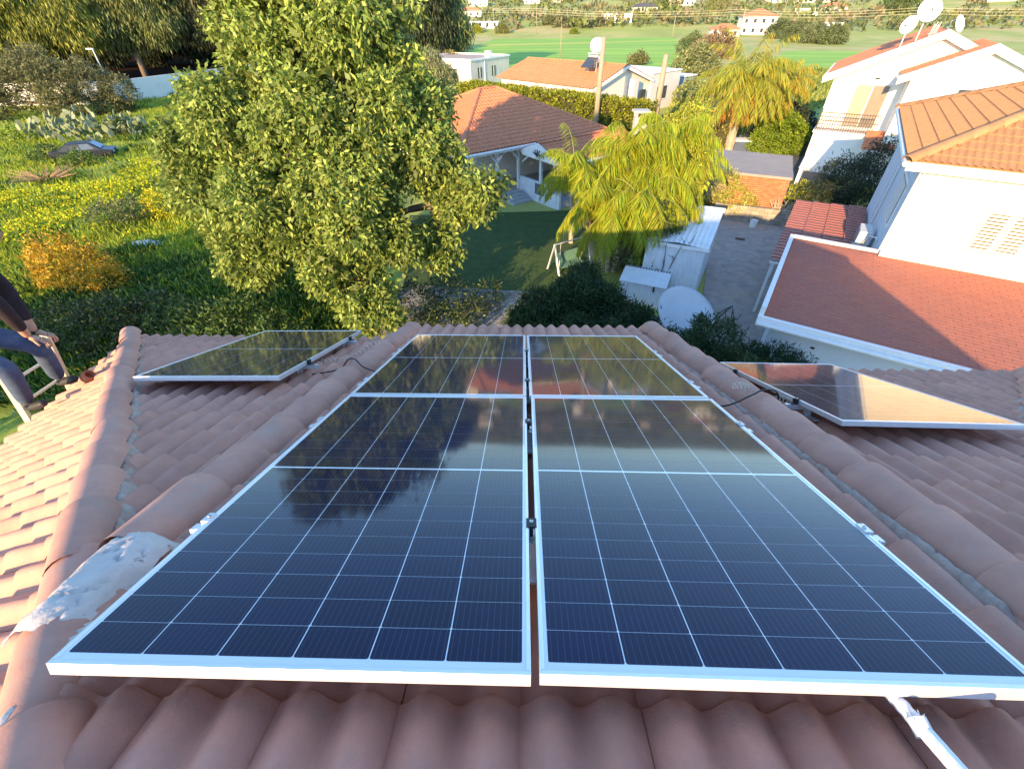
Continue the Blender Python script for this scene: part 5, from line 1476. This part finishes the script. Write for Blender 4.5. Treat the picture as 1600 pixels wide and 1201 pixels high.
# dry brush heap
bare('heap of dry brown brushwood on the meadow below the wreck', (-32.5, 31.0, 0), 60, .8, 2.6, mat('brushwood', (.36, .24, .15), rough=.95), 'brush_heap', .03, 'brushwood')

for i, (lab, x, y, r_, col) in enumerate((('weedy bush against the near side of the wrecked car', -33.2, 35.2, .7, (.10, .16, .03)), ('weedy bush at the tail of the wrecked car', -36.6, 36.4, .8, (.08, .12, .03)), ('lime green bush at the left edge below the olive tree', -45.5, 43, 1.0, (.26, .34, .05)), ('dark bush right of the cactus', -37.2, 45.5, 1.0, (.06, .09, .03)))):
    bush('meadow_bush', lab, [(x, y, r_ * .6, r_), (x + r_, y + .3, r_ * .4, r_ * .7), (x - r_, y - .2, r_ * .4, r_ * .7)], col, tuple(c * 1.5 for c in col), .3, per=14, k=7, ln=.2, wd=.09, group='bushes on the meadow')
# prickly pear: flat pads on pads
t = thing('prickly_pear', 'sprawling prickly pear cactus with pale pads above the car wreck', 'cactus', (-40, 45, 0))
m_pad = mat('cactus_pad', (.26, .29, .17), (.15, .19, .09), rough=.7, scale=2)
b = MB(); V = []; F = []
for s in (-1, 1):
    for k in range(10):
        a = 6.283 * k / 10; V.append((.20 * math.sin(a) * (1 + .15 * math.cos(a)), s * .025, .30 - .30 * math.cos(a)))
F = [tuple(range(9, -1, -1)), tuple(range(10, 20))] + [(k, (k + 1) % 10, 10 + (k + 1) % 10, 10 + k) for k in range(10)]
b.add(V, F); padm = b.mesh('pad', m_pad)
for i in range(230):
    o = bpy.data.objects.new('pad', padm); link(o, t)
    r_ = random.random() ** .5
    a = random.uniform(0, 6.28); x, y = math.cos(a) * r_ * 6.0, math.sin(a) * r_ * 3.0
    o.location = (x, y, random.uniform(.0, 2.4) * (1 - r_ * .5)); o.rotation_euler = (random.gauss(0, .5), random.gauss(0, .5), random.uniform(0, 6.28)); s = random.uniform(.6, 1.25); o.scale = (s, s, s)

# grey-green tree by the wall, weeping trees above the ploughed field
tree('olive_tree', 'grey green olive tree behind the cactus at the left edge', (-50.5, 56.5), [(-51, 56.5, 3.2, 2.4), (-48.2, 57.5, 3.0, 2.2), (-54.4, 56, 3.2, 2.6), (-46, 58.5, 2.2, 1.8), (-50, 55, 1.6, 2.0), (-57.5, 56, 3.6, 2.6), (-53, 57.5, 4.8, 1.9), (-57, 53, 1.8, 2.2)], .22, (.145, .155, .065), (.22, .22, .10), .3, per=8, k=8, ln=.34, wd=.09, droop=.1)
bush('dark_shrub', 'dark shrub at the near end of the white wall', [(-47.5, 57.5, .9, 1.3), (-46.2, 58.6, .7, 1.0)], (.05, .07, .035), (.12, .13, .06), .2, per=12, k=7, ln=.26, wd=.1)
CANOPY_SHADE = (.030, .040, .016)  # for added trees: dark under the canopies put into their leaf colour
WEEP = [('dark tree mass added to fill in canopy shade behind the ploughed field, far left', (-97, 112), [(-97, 112, 6, 6), (-88, 114, 6.5, 6), (-92, 113, 13, 6), (-80, 118, 6, 5.5)], CANOPY_SHADE), ('dark tree added to fill in canopy shade behind the ploughed field, above the light pole', (-70, 122), [(-72, 121, 6, 6), (-63, 123, 6.5, 6), (-68, 122, 13, 6), (-55, 126, 6, 6)], CANOPY_SHADE), ('dark tree added to fill in canopy shade at the end of the white wall', (-42, 128), [(-46, 127, 6, 6), (-38, 129, 6.5, 6), (-42, 128, 13, 6), (-31, 130, 6, 5.5)], CANOPY_SHADE), ('weeping tree with sunlit hanging foliage at the top left corner', (-78, 84), [(-80, 84, 8.5, 5), (-74, 85, 9, 4.6), (-86, 84, 8.5, 5), (-77, 83, 12.5, 5), (-70, 86, 8.5, 4)], (.22, .24, .045)),
        ('second weeping tree with grey green hanging foliage, left of the light pole', (-66, 92), [(-66, 92, 8.8, 4.6), (-61, 93, 9.2, 4.4), (-64, 92, 13, 5), (-69.5, 92, 8, 4)], (.15, .18, .06)),
        ('dark weeping tree with brown hanging foliage behind the white wall', (-53, 98), [(-53, 98, 9.5, 5), (-47, 99, 9.5, 4.6), (-50, 98, 14, 5.5), (-57, 98, 8.5, 3.4)], (.07, .08, .035)),
        ('weeping tree with tawny foliage above the white wall, by the big tree', (-42, 104), [(-44, 103, 9.0, 3.2), (-40, 104, 10.5, 4.4), (-36, 106, 9.5, 4)], (.18, .16, .07)),
        ('tall dark tree behind the crown of the big tree, right side', (-19, 97), [(-21, 97, 8, 5), (-18, 98, 11, 5), (-16.5, 98, 6, 4.2), (-23, 98, 12, 5)], (.045, .062, .025)),
        ('pale weeping tree behind the flat roofed house, right of the big tree', (-14.5, 102), [(-14.6, 101.5, 8.6, 3.6), (-13.2, 102, 5.6, 3.2), (-15.5, 102, 11.5, 3.4), (-16.8, 101, 5, 3)], (.19, .22, .075))]
for lab, b_, lb, col in WEEP:
    tree('weeping_tree', lab, b_, lb, .45, col, tuple(c * 1.5 for c in col), .25, per=3.2, k=12, ln=.85, wd=.16, droop=1.5, group='weeping trees', gap=.45, spread=.55, var=.3, bark=m_bark)
bush('brown_shrub', 'tawny shrub at the corner of the green field', [(-12.6, 93, 1.6, 2.2), (-11.6, 95, 1.2, 1.8)], (.28, .22, .07), (.20, .20, .06), .3, per=7, k=7, ln=.35, wd=.13)
tree('drooping_tree', 'pale grey green drooping tree before the flat roofed house', (-10.8, 64), [(-10.8, 64, 2.9, 2.1), (-9.8, 64.3, 2.2, 1.8), (-11.4, 63.6, 4.2, 1.6), (-11.8, 63, 1.6, 1.8)], .15, (.22, .25, .11), (.30, .32, .16), .3, per=10, k=10, ln=.4, wd=.08, droop=1.4, gap=.2, spread=.5)

# white wall and light pole
t = thing('boundary_wall', 'long white boundary wall between the meadow and the ploughed field', 'wall', (0, 0, 0))
mb = MB(); bar_box(mb, (-51.8, 65.0, 1.2), (-40.0, 101, 1.2), .25, 2.4); mb.build('long_side', m_wallw, t)
mb = MB(); bar_box(mb, (-51.85, 64.9, 1.2), (-75, 62.5, 1.2), .25, 2.4); mb.build('short_side', m_wallw, t)
def lamp_pole(lab, x, y, h, arm=True):
    t = thing('light_pole', lab, 'pole', (x, y, 0), 0, 'light poles along the wall')
    mb = MB(); mb.tube([(0, 0, 0), (0, 0, h)], [.09, .06], 8); mb.build('shaft', m_sw, t)
    if arm:
        mb = MB(); mb.box(-.7, .1, -.12, .12, h - .02, h + .12); mb.build('lamp_head', m_sw, t)
lamp_pole('white light pole at the near corner of the boundary wall', -51.3, 64.4, 5.6)
for i, s in enumerate((.50, .58, .66, .75)):
    lamp_pole('thin pole on the boundary wall, ' + ['nearest the light pole', 'second from the light pole', 'third from the light pole', 'furthest from the light pole'][i], -51.8 + 11.8 * s - .3, 65 + 36 * s, 6.0, False)

# ---------------------------------------------------------------- abandoned car in the weeds
t = thing('wrecked_car', 'abandoned dark blue car sunk in weeds below the cactus', 'car', (-34.6, 37.4, -.16), R(206))
m_carp = mat('shade_dark_blue_paint', (.010, .016, .034), (.02, .024, .03), rough=.45, scale=2, coat=.2)  # blue darkened to near black: shade round the wreck put into the paint
prof = [(-2.0, .35), (-2.05, .75), (-1.35, .86), (-.75, 1.32), (.75, 1.34), (1.35, .95), (2.05, .88), (2.08, .35)]
mb = MB(); n = len(prof)
V = [(x, -.78 + (.14 if z > 1.2 else 0), z) for x, z in prof] + [(x, .78 - (.14 if z > 1.2 else 0), z) for x, z in prof]
mb.add(V, [tuple(range(n)), tuple(range(2 * n - 1, n - 1, -1))] + [(i, n + i, n + (i + 1) % n, (i + 1) % n) for i in range(n)])
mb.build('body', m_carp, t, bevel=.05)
m_cg = mat('dusty_glass', (.10, .14, .18), rough=.25, coat=.4)
for nm, q in (('windscreen', [(-1.30, .9), (-.80, 1.28)]), ('rear_window', [(1.32, .97), (.80, 1.30)])):
    (xa_, za_), (xb_, zb_) = q; s = -1 if nm == 'windscreen' else 1
    mb = MB(); mb.add([(xa_ + s * .02, -.66, za_ + .03), (xa_ + s * .02, .66, za_ + .03), (xb_ + s * .02, .56, zb_ + .03), (xb_ + s * .02, -.56, zb_ + .03)], [(0, 1, 2, 3)]); mb.build(nm, m_cg, t)
for sgn in (-1, 1):
    for x0, x1 in ((-.95, -.08), (.02, .95)):
        mb = MB(); mb.add([(x0, sgn * .785, .92), (x1, sgn * .785, .92), (x1 - (.25 if x1 > .5 else 0), sgn * .66, 1.27), (x0 + (.3 if x0 < -.5 else 0), sgn * .66, 1.27)], [(0, 1, 2, 3)]); mb.build('side_window', m_cg, t)
for x in (-1.3, 1.3):
    for y in (-.74, .74):
        mb = MB(); mb.M = Matrix.Translation((x, y, .30)) @ Matrix.Rotation(math.pi / 2, 4, 'X'); mb.lathe([(.12, -.09), (.28, -.09), (.30, -.05), (.30, .05), (.28, .09), (.12, .09)], 16); w_ = mb.build('wheel', m_black, t)
for y in (-.55, .55):
    mb = MB(); mb.box(-2.09, -2.03, y - .16, y + .16, .58, .72); mb.build('headlight', mat('lamp_glass', (.5, .5, .48), rough=.2), t)

# ---------------------------------------------------------------- ladder against the left eaves
t = thing('ladder', 'yellowish aluminium ladder leaning on the left eaves beside the worker', 'ladder', (0, 0, 0))
m_lad = mat('ladder_alu', (.70, .64, .46), (.60, .54, .38), rough=.5, metal=.3)
la, lb_ = Vector((-7.0, 3.15, 0)), Vector((-4.98, 2.85, 6.2))
off = Vector((.08, .62, 0)).normalized() * .50
for s in (0, 1):
    mb = MB(); bar_box(mb, la + off * s, lb_ + off * s, .035, .085); mb.build('rail', m_lad, t)
for k in range(21):
    p = la.lerp(lb_, (k + .6) / 21.5)
    mb = MB(); mb.tube([p, p + off], .016, 8); mb.build('rung', m_lad, t)

# ---------------------------------------------------------------- the worker crouching at the roof edge
def skin_body(name, joints, edges, m, parent, subs=2):
    me = bpy.data.meshes.new(name); me.from_pydata([j[0] for j in joints], edges, []); me.update()
    o = bpy.data.objects.new(name, me); link(o, parent)
    sk = o.modifiers.new('skin', 'SKIN'); sk.use_smooth_shade = True
    sv = me.skin_vertices[0].data
    for i, j in enumerate(joints):
        r_ = j[1]; sv[i].radius = r_ if isinstance(r_, tuple) else (r_, r_)
        sv[i].use_root = (i == 0)
    ss = o.modifiers.new('sub', 'SUBSURF'); ss.levels = subs; ss.render_levels = subs
    me.materials.append(m)
    return o
PX, PY = -4.55, 2.95
def fz(x): return zl(.2) + TL * (x - XL) + .012
wk = thing('person', 'worker in dark sweater and faded jeans crouching at the left roof edge', 'person', (0, 0, 0))
m_jean = mat('faded_jeans', (.055, .085, .15), (.035, .055, .105), rough=.9, scale=14, bump=1, bscale=45, dirt=(.13, .18, .26), dscale=2.2, dlo=.5, dhi=.8)
m_sweat = mat('dark_sweater', (.026, .018, .022), (.016, .011, .014), rough=.95, scale=8, bump=.6, bscale=50)
m_skin = mat('skin', (.42, .25, .17), (.38, .22, .15), rough=.6, scale=20)
m_shoe = mat('black_shoe', (.03, .028, .03), rough=.6)
m_hair = mat('dark_hair', (.02, .016, .014), rough=.7)
F1 = Vector((-4.56, 2.95, 0)); F1.z = fz(F1.x); F2 = Vector((-4.58, 2.60, 0)); F2.z = fz(F2.x)
A1 = F1 + Vector((-.04, .0, .12)); A2 = F2 + Vector((-.04, .0, .12))
K1_ = Vector((-4.40, 2.85, 6.42)); K2_ = Vector((-4.42, 2.54, 6.40))
HP = Vector((-4.80, 2.55, 6.76))
H1 = HP + Vector((-.05, .10, 0)); H2 = HP + Vector((.05, -.09, 0))
SP = HP + Vector((.17, .12, .19)); CH = HP + Vector((.36, .24, .40)); NK = HP + Vector((.47, .31, .54)); HD = HP + Vector((.55, .36, .62))
S1 = CH + Vector((-.10, .16, .05)); S2 = CH + Vector((.12, -.13, .05))
E1 = S1 + Vector((.05, .06, -.29)); W1 = K1_ + Vector((-.02, .07, .10))
E2 = S2 + Vector((.10, .02, -.27)); W2 = K1_ + Vector((.02, -.03, .12))
body = skin_body('body', [(HP, (.15, .13)), (SP, (.15, .12)), (CH, (.17, .125)), (NK, .058), (HD, .075), (S1, .075), (E1, .052), (W1, .032), (S2, .075), (E2, .052), (W2, .032),
                          (H1, .10), (K1_, .068), (A1, .045), (H2, .10), (K2_, .068), (A2, .045)],
                 [(0, 1), (1, 2), (2, 3), (3, 4), (2, 5), (5, 6), (6, 7), (2, 8), (8, 9), (9, 10), (0, 11), (11, 12), (12, 13), (0, 14), (14, 15), (15, 16)], m_skin, wk)
sweater = skin_body('sweater', [(HP + Vector((0, 0, .05)), (.165, .145)), (SP, (.165, .135)), (CH, (.185, .14)), (NK + Vector((-.02, 0, -.06)), .075), (S1, .09), (E1, .066), (W1.lerp(E1, .22), .048), (S2, .09), (E2, .066), (W2.lerp(E2, .22), .048)],
                    [(0, 1), (1, 2), (2, 3), (2, 4), (4, 5), (5, 6), (2, 7), (7, 8), (8, 9)], m_sweat, wk)
jeans = skin_body('jeans', [(HP, (.165, .15)), (H1, .115), (H1.lerp(K1_, .5), .10), (K1_, .082), (K1_.lerp(A1, .5), .072), (A1 + Vector((0, 0, .01)), .062), (H2, .115), (H2.lerp(K2_, .5), .10), (K2_, .082), (K2_.lerp(A2, .5), .072), (A2 + Vector((0, 0, .01)), .062)],
                  [(0, 1), (1, 2), (2, 3), (3, 4), (4, 5), (0, 6), (6, 7), (7, 8), (8, 9), (9, 10)], m_jean, wk)
for A_, F_ in ((A1, F1), (A2, F2)):
    fwd = Vector((math.cos(TL_ := math.atan(TL)), 0, math.sin(TL_)))
    skin_body('shoe', [(A_ + Vector((-.01, 0, -.02)), .05), (A_ + Vector((-.03, 0, -.055)), .045), (A_ + fwd * .10 + Vector((0, 0, -.062)), .044), (A_ + fwd * .19 + Vector((0, 0, -.07)), .034)], [(0, 1), (1, 2), (2, 3)], m_shoe, wk)
def hand(W_, aim, side):
    aim = Vector(aim).normalized(); up = Vector((0, 0, 1)); lat = aim.cross(up).normalized(); dn = lat.cross(aim).normalized()
    if dn.z > 0: dn = -dn
    J = [(W_, .028), (W_ + aim * .05, (.036, .018)), (W_ + aim * .09, (.040, .017))]
    Ed = [(0, 1), (1, 2)]
    for q, ln_ in enumerate((.070, .082, .078, .060)):
        b0 = W_ + aim * .085 + lat * ((q - 1.5) * .021)
        i = len(J); J += [(b0, .0095), (b0 + aim * ln_ * .5 + dn * .008, .009), (b0 + aim * ln_ * .8 + dn * .035, .008), (b0 + aim * ln_ * .85 + dn * .06, .007)]
        Ed += [(2, i), (i, i + 1), (i + 1, i + 2), (i + 2, i + 3)]
    i = len(J); b0 = W_ + aim * .035 + lat * (.036 * side)
    J += [(b0, .012), (b0 + aim * .03 + lat * .022 * side + dn * .01, .0105), (b0 + aim * .058 + lat * .026 * side + dn * .03, .009)]; Ed += [(1, i), (i, i + 1), (i + 1, i + 2)]
    skin_body('hand', J, Ed, m_skin, wk)
hand(W1, (.5, .5, -.55), -1); hand(W2, (.6, .3, -.5), 1)
# head: skull with face and hair
def head(c, face):
    face = Vector(face).normalized(); side = face.cross(Vector((0, 0, 1))).normalized(); up = side.cross(face)
    n1, n2 = 18, 14; V = []; F = []
    for i in range(n2 + 1):
        th_ = math.pi * i / n2
        for k in range(n1):
            ph = 2 * math.pi * k / n1
            f_, s_, u_ = math.sin(th_) * math.cos(ph), math.sin(th_) * math.sin(ph), math.cos(th_)
            r1 = .098 * f_; r2 = .076 * s_ * (1 if u_ > -.2 else 1 - .45 * (-u_ - .2)); r3 = .118 * u_
            if f_ > .9 and abs(u_) < .35: r1 += .022 * (f_ - .9) * 10 * max(0, 1 - abs(u_ + .1) * 3)
            if f_ > .6 and .05 < u_ < .3: r1 -= .008
            V.append(tuple(c + face * r1 + side * r2 + up * r3))
    for i in range(n2):
        for k in range(n1): F.append((i * n1 + k, i * n1 + (k + 1) % n1, (i + 1) * n1 + (k + 1) % n1, (i + 1) * n1 + k))
    mb = MB(); mb.add(V, F); h = mb.build('head', m_skin, wk, smooth=True)
    for s_ in (-1, 1):
        mb = MB(); mb.M = Matrix.Translation(c + face * .088 + side * .032 * s_ + up * .012); mb.lathe([(.002, -.011), (.010, -.006), (.012, 0), (.010, .006), (.002, .011)], 10); mb.build('eye', m_hair, h, smooth=True)
        mb = MB(); mb.M = Matrix.Translation(c + side * .078 * s_ - face * .005); mb.lathe([(.004, -.03), (.018, -.012), (.02, .012), (.004, .03)], 8); mb.build('ear', m_skin, h, smooth=True)
    mb = MB(); p = c + face * .094 - up * .052; bar_box(mb, p - side * .022, p + side * .022, .010, .012); mb.build('mouth', mat('lips', (.30, .12, .10), rough=.6), h)
    Vh = []; Fh = []
    for i in range(8):
        th_ = math.pi * .56 * i / 7
        for k in range(n1):
            ph = 2 * math.pi * k / n1; f_, s_, u_ = math.sin(th_) * math.cos(ph), math.sin(th_) * math.sin(ph), math.cos(th_)
            lim = .45 if f_ > .2 else -.2
            u2 = max(u_, lim); Vh.append(tuple(c + face * (.108 * f_ - .004) + side * .086 * s_ + up * .128 * u2))
    for i in range(7):
        for k in range(n1): Fh.append((i * n1 + k, i * n1 + (k + 1) % n1, (i + 1) * n1 + (k + 1) % n1, (i + 1) * n1 + k))
    mb = MB(); mb.add(Vh, Fh); mb.build('hair', m_hair, h, smooth=True)
head(HD + Vector((.04, .03, .06)), (.7, .5, -.45))
# broken clay tile and grey cloth by the worker
t = thing('clay_piece', 'small orange clay ridge end piece lying at the left eaves', 'clay piece', (-4.42, 3.02, fz(-4.42) + .0))
mb = MB(); mb.M = Matrix.Rotation(.9, 4, 'Y') @ Matrix.Diagonal((.6, .6, .6, 1)); mb.lathe([(.02, .0), (.085, .0), (.10, .07), (.085, .14), (.06, .15), (.055, .03)], 14); mb.build('shell', mat('terracotta', (.45, .16, .07), rough=.85, scale=8), t, smooth=True)

# ================================================================ FAR COUNTRY
def far_house(lab, x, y, w_, d_, h, rz_, col, roof='hip', rc=m_red, storeys=1, name='distant_house'):
    z0 = min(hz(x + a, y + b_) for a in (-w_ / 2, w_ / 2) for b_ in (-d_ / 2, d_ / 2)) - .2
    t = thing(name, lab, 'house', (x, y, z0), R(rz_), 'houses in the far country')
    m = mat('far_wall_%d%d%d' % tuple(int(c * 100) for c in col), col, rough=.9, scale=.5)
    mb = MB(); mb.box(-w_ / 2, w_ / 2, -d_ / 2, d_ / 2, 0, h); mb.build('wall', m, t)
    if roof == 'hip':
        rh = min(w_, d_) * .22; k = (w_ - d_) / 2 if w_ > d_ else 0; o_ = .5
        A_ = [(-w_ / 2 - o_, -d_ / 2 - o_, h), (w_ / 2 + o_, -d_ / 2 - o_, h), (w_ / 2 + o_, d_ / 2 + o_, h), (-w_ / 2 - o_, d_ / 2 + o_, h), (-k, 0, h + rh), (k + .01, 0, h + rh)]
        mb = MB(); mb.add(A_, [(0, 1, 5, 4), (1, 2, 5), (2, 3, 4, 5), (3, 0, 4), (3, 2, 1, 0)]); mb.build('roof', rc, t)
    else:
        mb = MB(); mb.box(-w_ / 2 - .2, w_ / 2 + .2, -d_ / 2 - .2, d_ / 2 + .2, h, h + .3); mb.build('roof', m_white, t)
    for s in range(storeys):
        n = max(2, int(w_ / 3.2))
        for k in range(n):
            x0 = -w_ / 2 + (k + .5) * w_ / n
            mb = MB(); mb.box(x0 - .55, x0 + .55, -d_ / 2 - .04, -d_ / 2, s * 3 + 1.0, s * 3 + 2.3); mb.build('window', m_glass, t)
    return t
WH = (.80, .78, .74); CR = (.74, .66, .52); PK = (.74, .60, .50)
FH = [('long pale blue shed at the field edge, upper centre left', -21.1, 270.1, 17, 6, 2.6, -4, (.50, .55, .62), 'flat', m_red, 1),
      ('white house with red roof behind the long blue shed', -32.5, 338.7, 12, 9, 3, 10, WH, 'hip', m_red, 1),
      ('white villa on the slope above the blue shed', -36.3, 448.7, 14, 10, 6, 0, WH, 'flat', m_red, 2),
      ('white flat roofed bungalow beyond the green field', 44.9, 287.7, 15, 10, 3.4, -8, WH, 'flat', m_red, 1),
      ('cream bungalow with dark roof right of the white bungalow', 70.8, 351.4, 14, 9, 3, 5, CR, 'hip', mat('dark_roof', (.10, .10, .11), rough=.8), 1),
      ('two storey white villa with orange hip roof above the date palm', 94.5, 236.9, 13, 11, 6, -12, WH, 'hip', m_red, 2),
      ('low white annexe with red roof left of the white villa', 79.4, 228.7, 11, 8, 2.8, -12, WH, 'hip', m_red, 1),
      ('tiny white house on the hillside at the top centre', 4.1, 453.7, 12, 8, 3, 5, WH, 'flat', m_red, 1),
      ('pale house on the hillside top centre right', 106.0, 408.7, 20, 9, 4, -5, PK, 'flat', m_red, 1),
      ('pinkish house with red roof on the slope left of the dishes', 178.8, 342.9, 12, 9, 3, -10, PK, 'hip', m_red, 1),
      ('small white house near the power lines, right of the villa', 156.3, 327.4, 9, 8, 3, 0, WH, 'flat', m_red, 1),
      ('small white hut in the olive grove', 126.8, 239.4, 6, 4, 2.4, 0, WH, 'flat', m_red, 1),
      ('row of pale houses at the top edge near the dishes', 201.4, 416.8, 30, 9, 4, 0, CR, 'flat', m_red, 1),
      ('tan house near the top edge, centre', 26.8, 462.1, 13, 9, 4, 8, CR, 'hip', m_red, 1),
      ('white house at the top edge above the palm', 177.6, 423.5, 12, 9, 5, -4, WH, 'hip', m_red, 1),
      ('pale house at the top edge, right of the dishes', 287.9, 364.9, 14, 9, 4, -20, WH, 'flat', m_red, 1)]
for lab, x_, y_, w_, d_, h, rz_, col, roof, rc, stg in FH:
    far_house(lab, x_, y_, w_, d_, h, rz_, col, roof, rc, stg)
# wooden poles and wires
for i, (x_, y_, h) in enumerate(((4.7, 249.0, 9), (-13.8, 247.6, 9), (-35.4, 257.9, 9), (8.2, 130.3, 6.5), (45.8, 122.3, 9), (119.2, 255.6, 9), (58.4, 226.1, 7), (132.8, 301.6, 9))):
    pole('far utility pole ' + ['beside the green field, tallest in the middle', 'by the end of the long blue shed', 'furthest left, behind the weeping tree', 'slim, behind the gable roof ridge', 'behind the date palm fronds', 'in the olive grove right of the villa', 'at the far field edge', 'on the slope above the olive grove'][i], x_, y_, h, .13 if i != 3 else .09, arms=1 if i not in (3,) else 0)
def wire(lab, a, b_, sag, r_=.03):
    a = Vector(a); b_ = Vector(b_); mb = MB(); pts = []
    for i in range(15):
        s = i / 14; p = a.lerp(b_, s); p.z -= sag * 4 * s * (1 - s); pts.append(p)
    mb.tube(pts, r_, 4, cap=False); return tag(mb.build('power_line', mat('pale_wire', (.55, .50, .34), rough=.6)), lab, 'power line', 'power lines')
pl_ = [Vector((-101.0, 345.4, 0)), Vector((4.7, 249.0, 0)), Vector((81.0, 222.1, 0)), Vector((134.3, 200.3, 0)), Vector((190.7, 175.7, 0))]
for k, dz_ in enumerate((8.6, 7.9, 7.1)):
    for i in range(4):
        a, b_ = pl_[i], pl_[i + 1]
        wire('pale power line over the green field, ' + ['top', 'middle', 'lowest'][k] + ' strand, ' + ['leftmost span', 'span over the field', 'span above the palm', 'span behind the dishes'][i], (a.x, a.y, hz(a.x, a.y) + dz_), (b_.x, b_.y, hz(b_.x, b_.y) + dz_), 1.0, .035)

# countable trees of the middle distance, then the scrub as one mass
mid = [('grey green tree at the right corner of the green field', 42.2, 141.7, 2.4, (.13, .17, .07)), ('russet thicket below the white villa', 43.7, 127.5, 3.0, (.24, .17, .10)), ('pale thicket beside the russet one', 28.6, 91.8, 2.4, (.20, .22, .09)),
       ('dark tree right of the white villa', 92.8, 209.3, 3.2, (.09, .12, .05)), ('olive tree in the grove, first from the villa', 91.0, 192.6, 3.0, (.13, .16, .07)), ('olive tree in the grove, second from the villa', 92.9, 184.2, 3.0, (.14, .17, .08)), ('olive tree in the grove, third from the villa', 95.2, 176.6, 2.8, (.12, .15, .06)),
       ('dark round tree in front of the dishes', 205.6, 323.9, 6.0, (.10, .14, .05)), ('bush at the far edge of the field, left', 11.3, 277.3, 2.2, (.15, .17, .07)), ('bush at the far edge of the field, middle', 17.3, 273.6, 2.2, (.14, .16, .07)), ('bush at the far edge of the field, right', 22.6, 271.1, 2.2, (.13, .16, .06)), ('small bush on the yellow field margin', 21.1, 247.1, 1.2, (.18, .24, .04)),
       ('tree on the slope over the white bungalow', 117.6, 360.4, 5.0, (.24, .26, .10)), ('green tree behind the long shed', 90.7, 371.2, 5, (.15, .19, .07)), ('hedge tree left of the green field', -10.3, 251.8, 2.0, (.18, .2, .06)), ('yellow hedge tree before the blue shed', -21.9, 253.1, 1.6, (.32, .33, .03)), ('small tree before the grey end wall', 23.1, 112.9, 1.3, (.16, .17, .07))]
for lab, x, y, r_, col in mid:
    z = hz(x, y)
    lobes = [(x, y, z + r_ * .8, r_), (x + r_ * .9, y + .3, z + r_ * .6, r_ * .75), (x - r_ * .9, y, z + r_ * .65, r_ * .8), (x + .2, y + r_ * .3, z + r_ * 1.25, r_ * .65)]
    tree('field_tree', lab, (x, y, z), lobes, .15, col, tuple(c * 1.35 for c in col), .3, per=max(1.2, 9 / r_), k=7, ln=.30 + .05 * r_, wd=.16 + .03 * r_, droop=.1, group='trees of the middle distance', branches=False, gap=.2)
P = []; S = []
for i in range(2600):
    a_ = random.uniform(-1.05, 1.05); r_ = 262 + 1500 * random.random() ** 2.6
    p = Vector((math.sin(a_) * r_, math.cos(a_) * r_, 0))
    if p.y < 230 or (-20 < p.x < 95 and p.y < 265): continue
    P.append((p.x, p.y, hz(p.x, p.y))); S.append(random.uniform(1.0, 3.4) * (1 + (p.length / 900)))
P = np.array(P); S = np.array(S)
k = 26
d = sph(len(P) * k); d[:, 2] = np.abs(d[:, 2])
C = np.repeat(P, k, 0) + d * np.repeat(S, k)[:, None] * np.array([[1.25, 1.25, .85]]) * rng.uniform(.6, 1.05, (len(d), 1))
base = np.array([[.135, .155, .062], [.10, .13, .05], [.19, .185, .085], [.22, .18, .10], [.16, .19, .06]])[rng.integers(0, 5, len(P))]
cc = np.repeat(base, k, 0) * rng.uniform(.65, 1.35, (len(d), 1))
o = link(bpy.data.objects.new('scrub', leafmesh('scrub', C, d + sph(len(d)) * .8, np.repeat(S, k) * .55, np.repeat(S, k) * .42, cc, m_leaf)))
tag(o, 'scrub and far trees covering the hillside', 'scrub', None, 'stuff')
# unseen tree added out of the picture on the left to shade the near weeds
tree('shade_tree', 'unseen leafy tree added left of our house to shade the near weeds', (-22, -1.5), [(-22, -1.5, 5.5, 2.6), (-19.6, -.8, 5.0, 2.2), (-24.2, -2, 5, 2.2), (-21.5, -1.6, 7.6, 2.0), (-17.4, -1.2, 4.4, 1.8)], .25, (.12, .17, .04), None, 0, per=5, k=8, ln=.3, wd=.12, droop=.4)
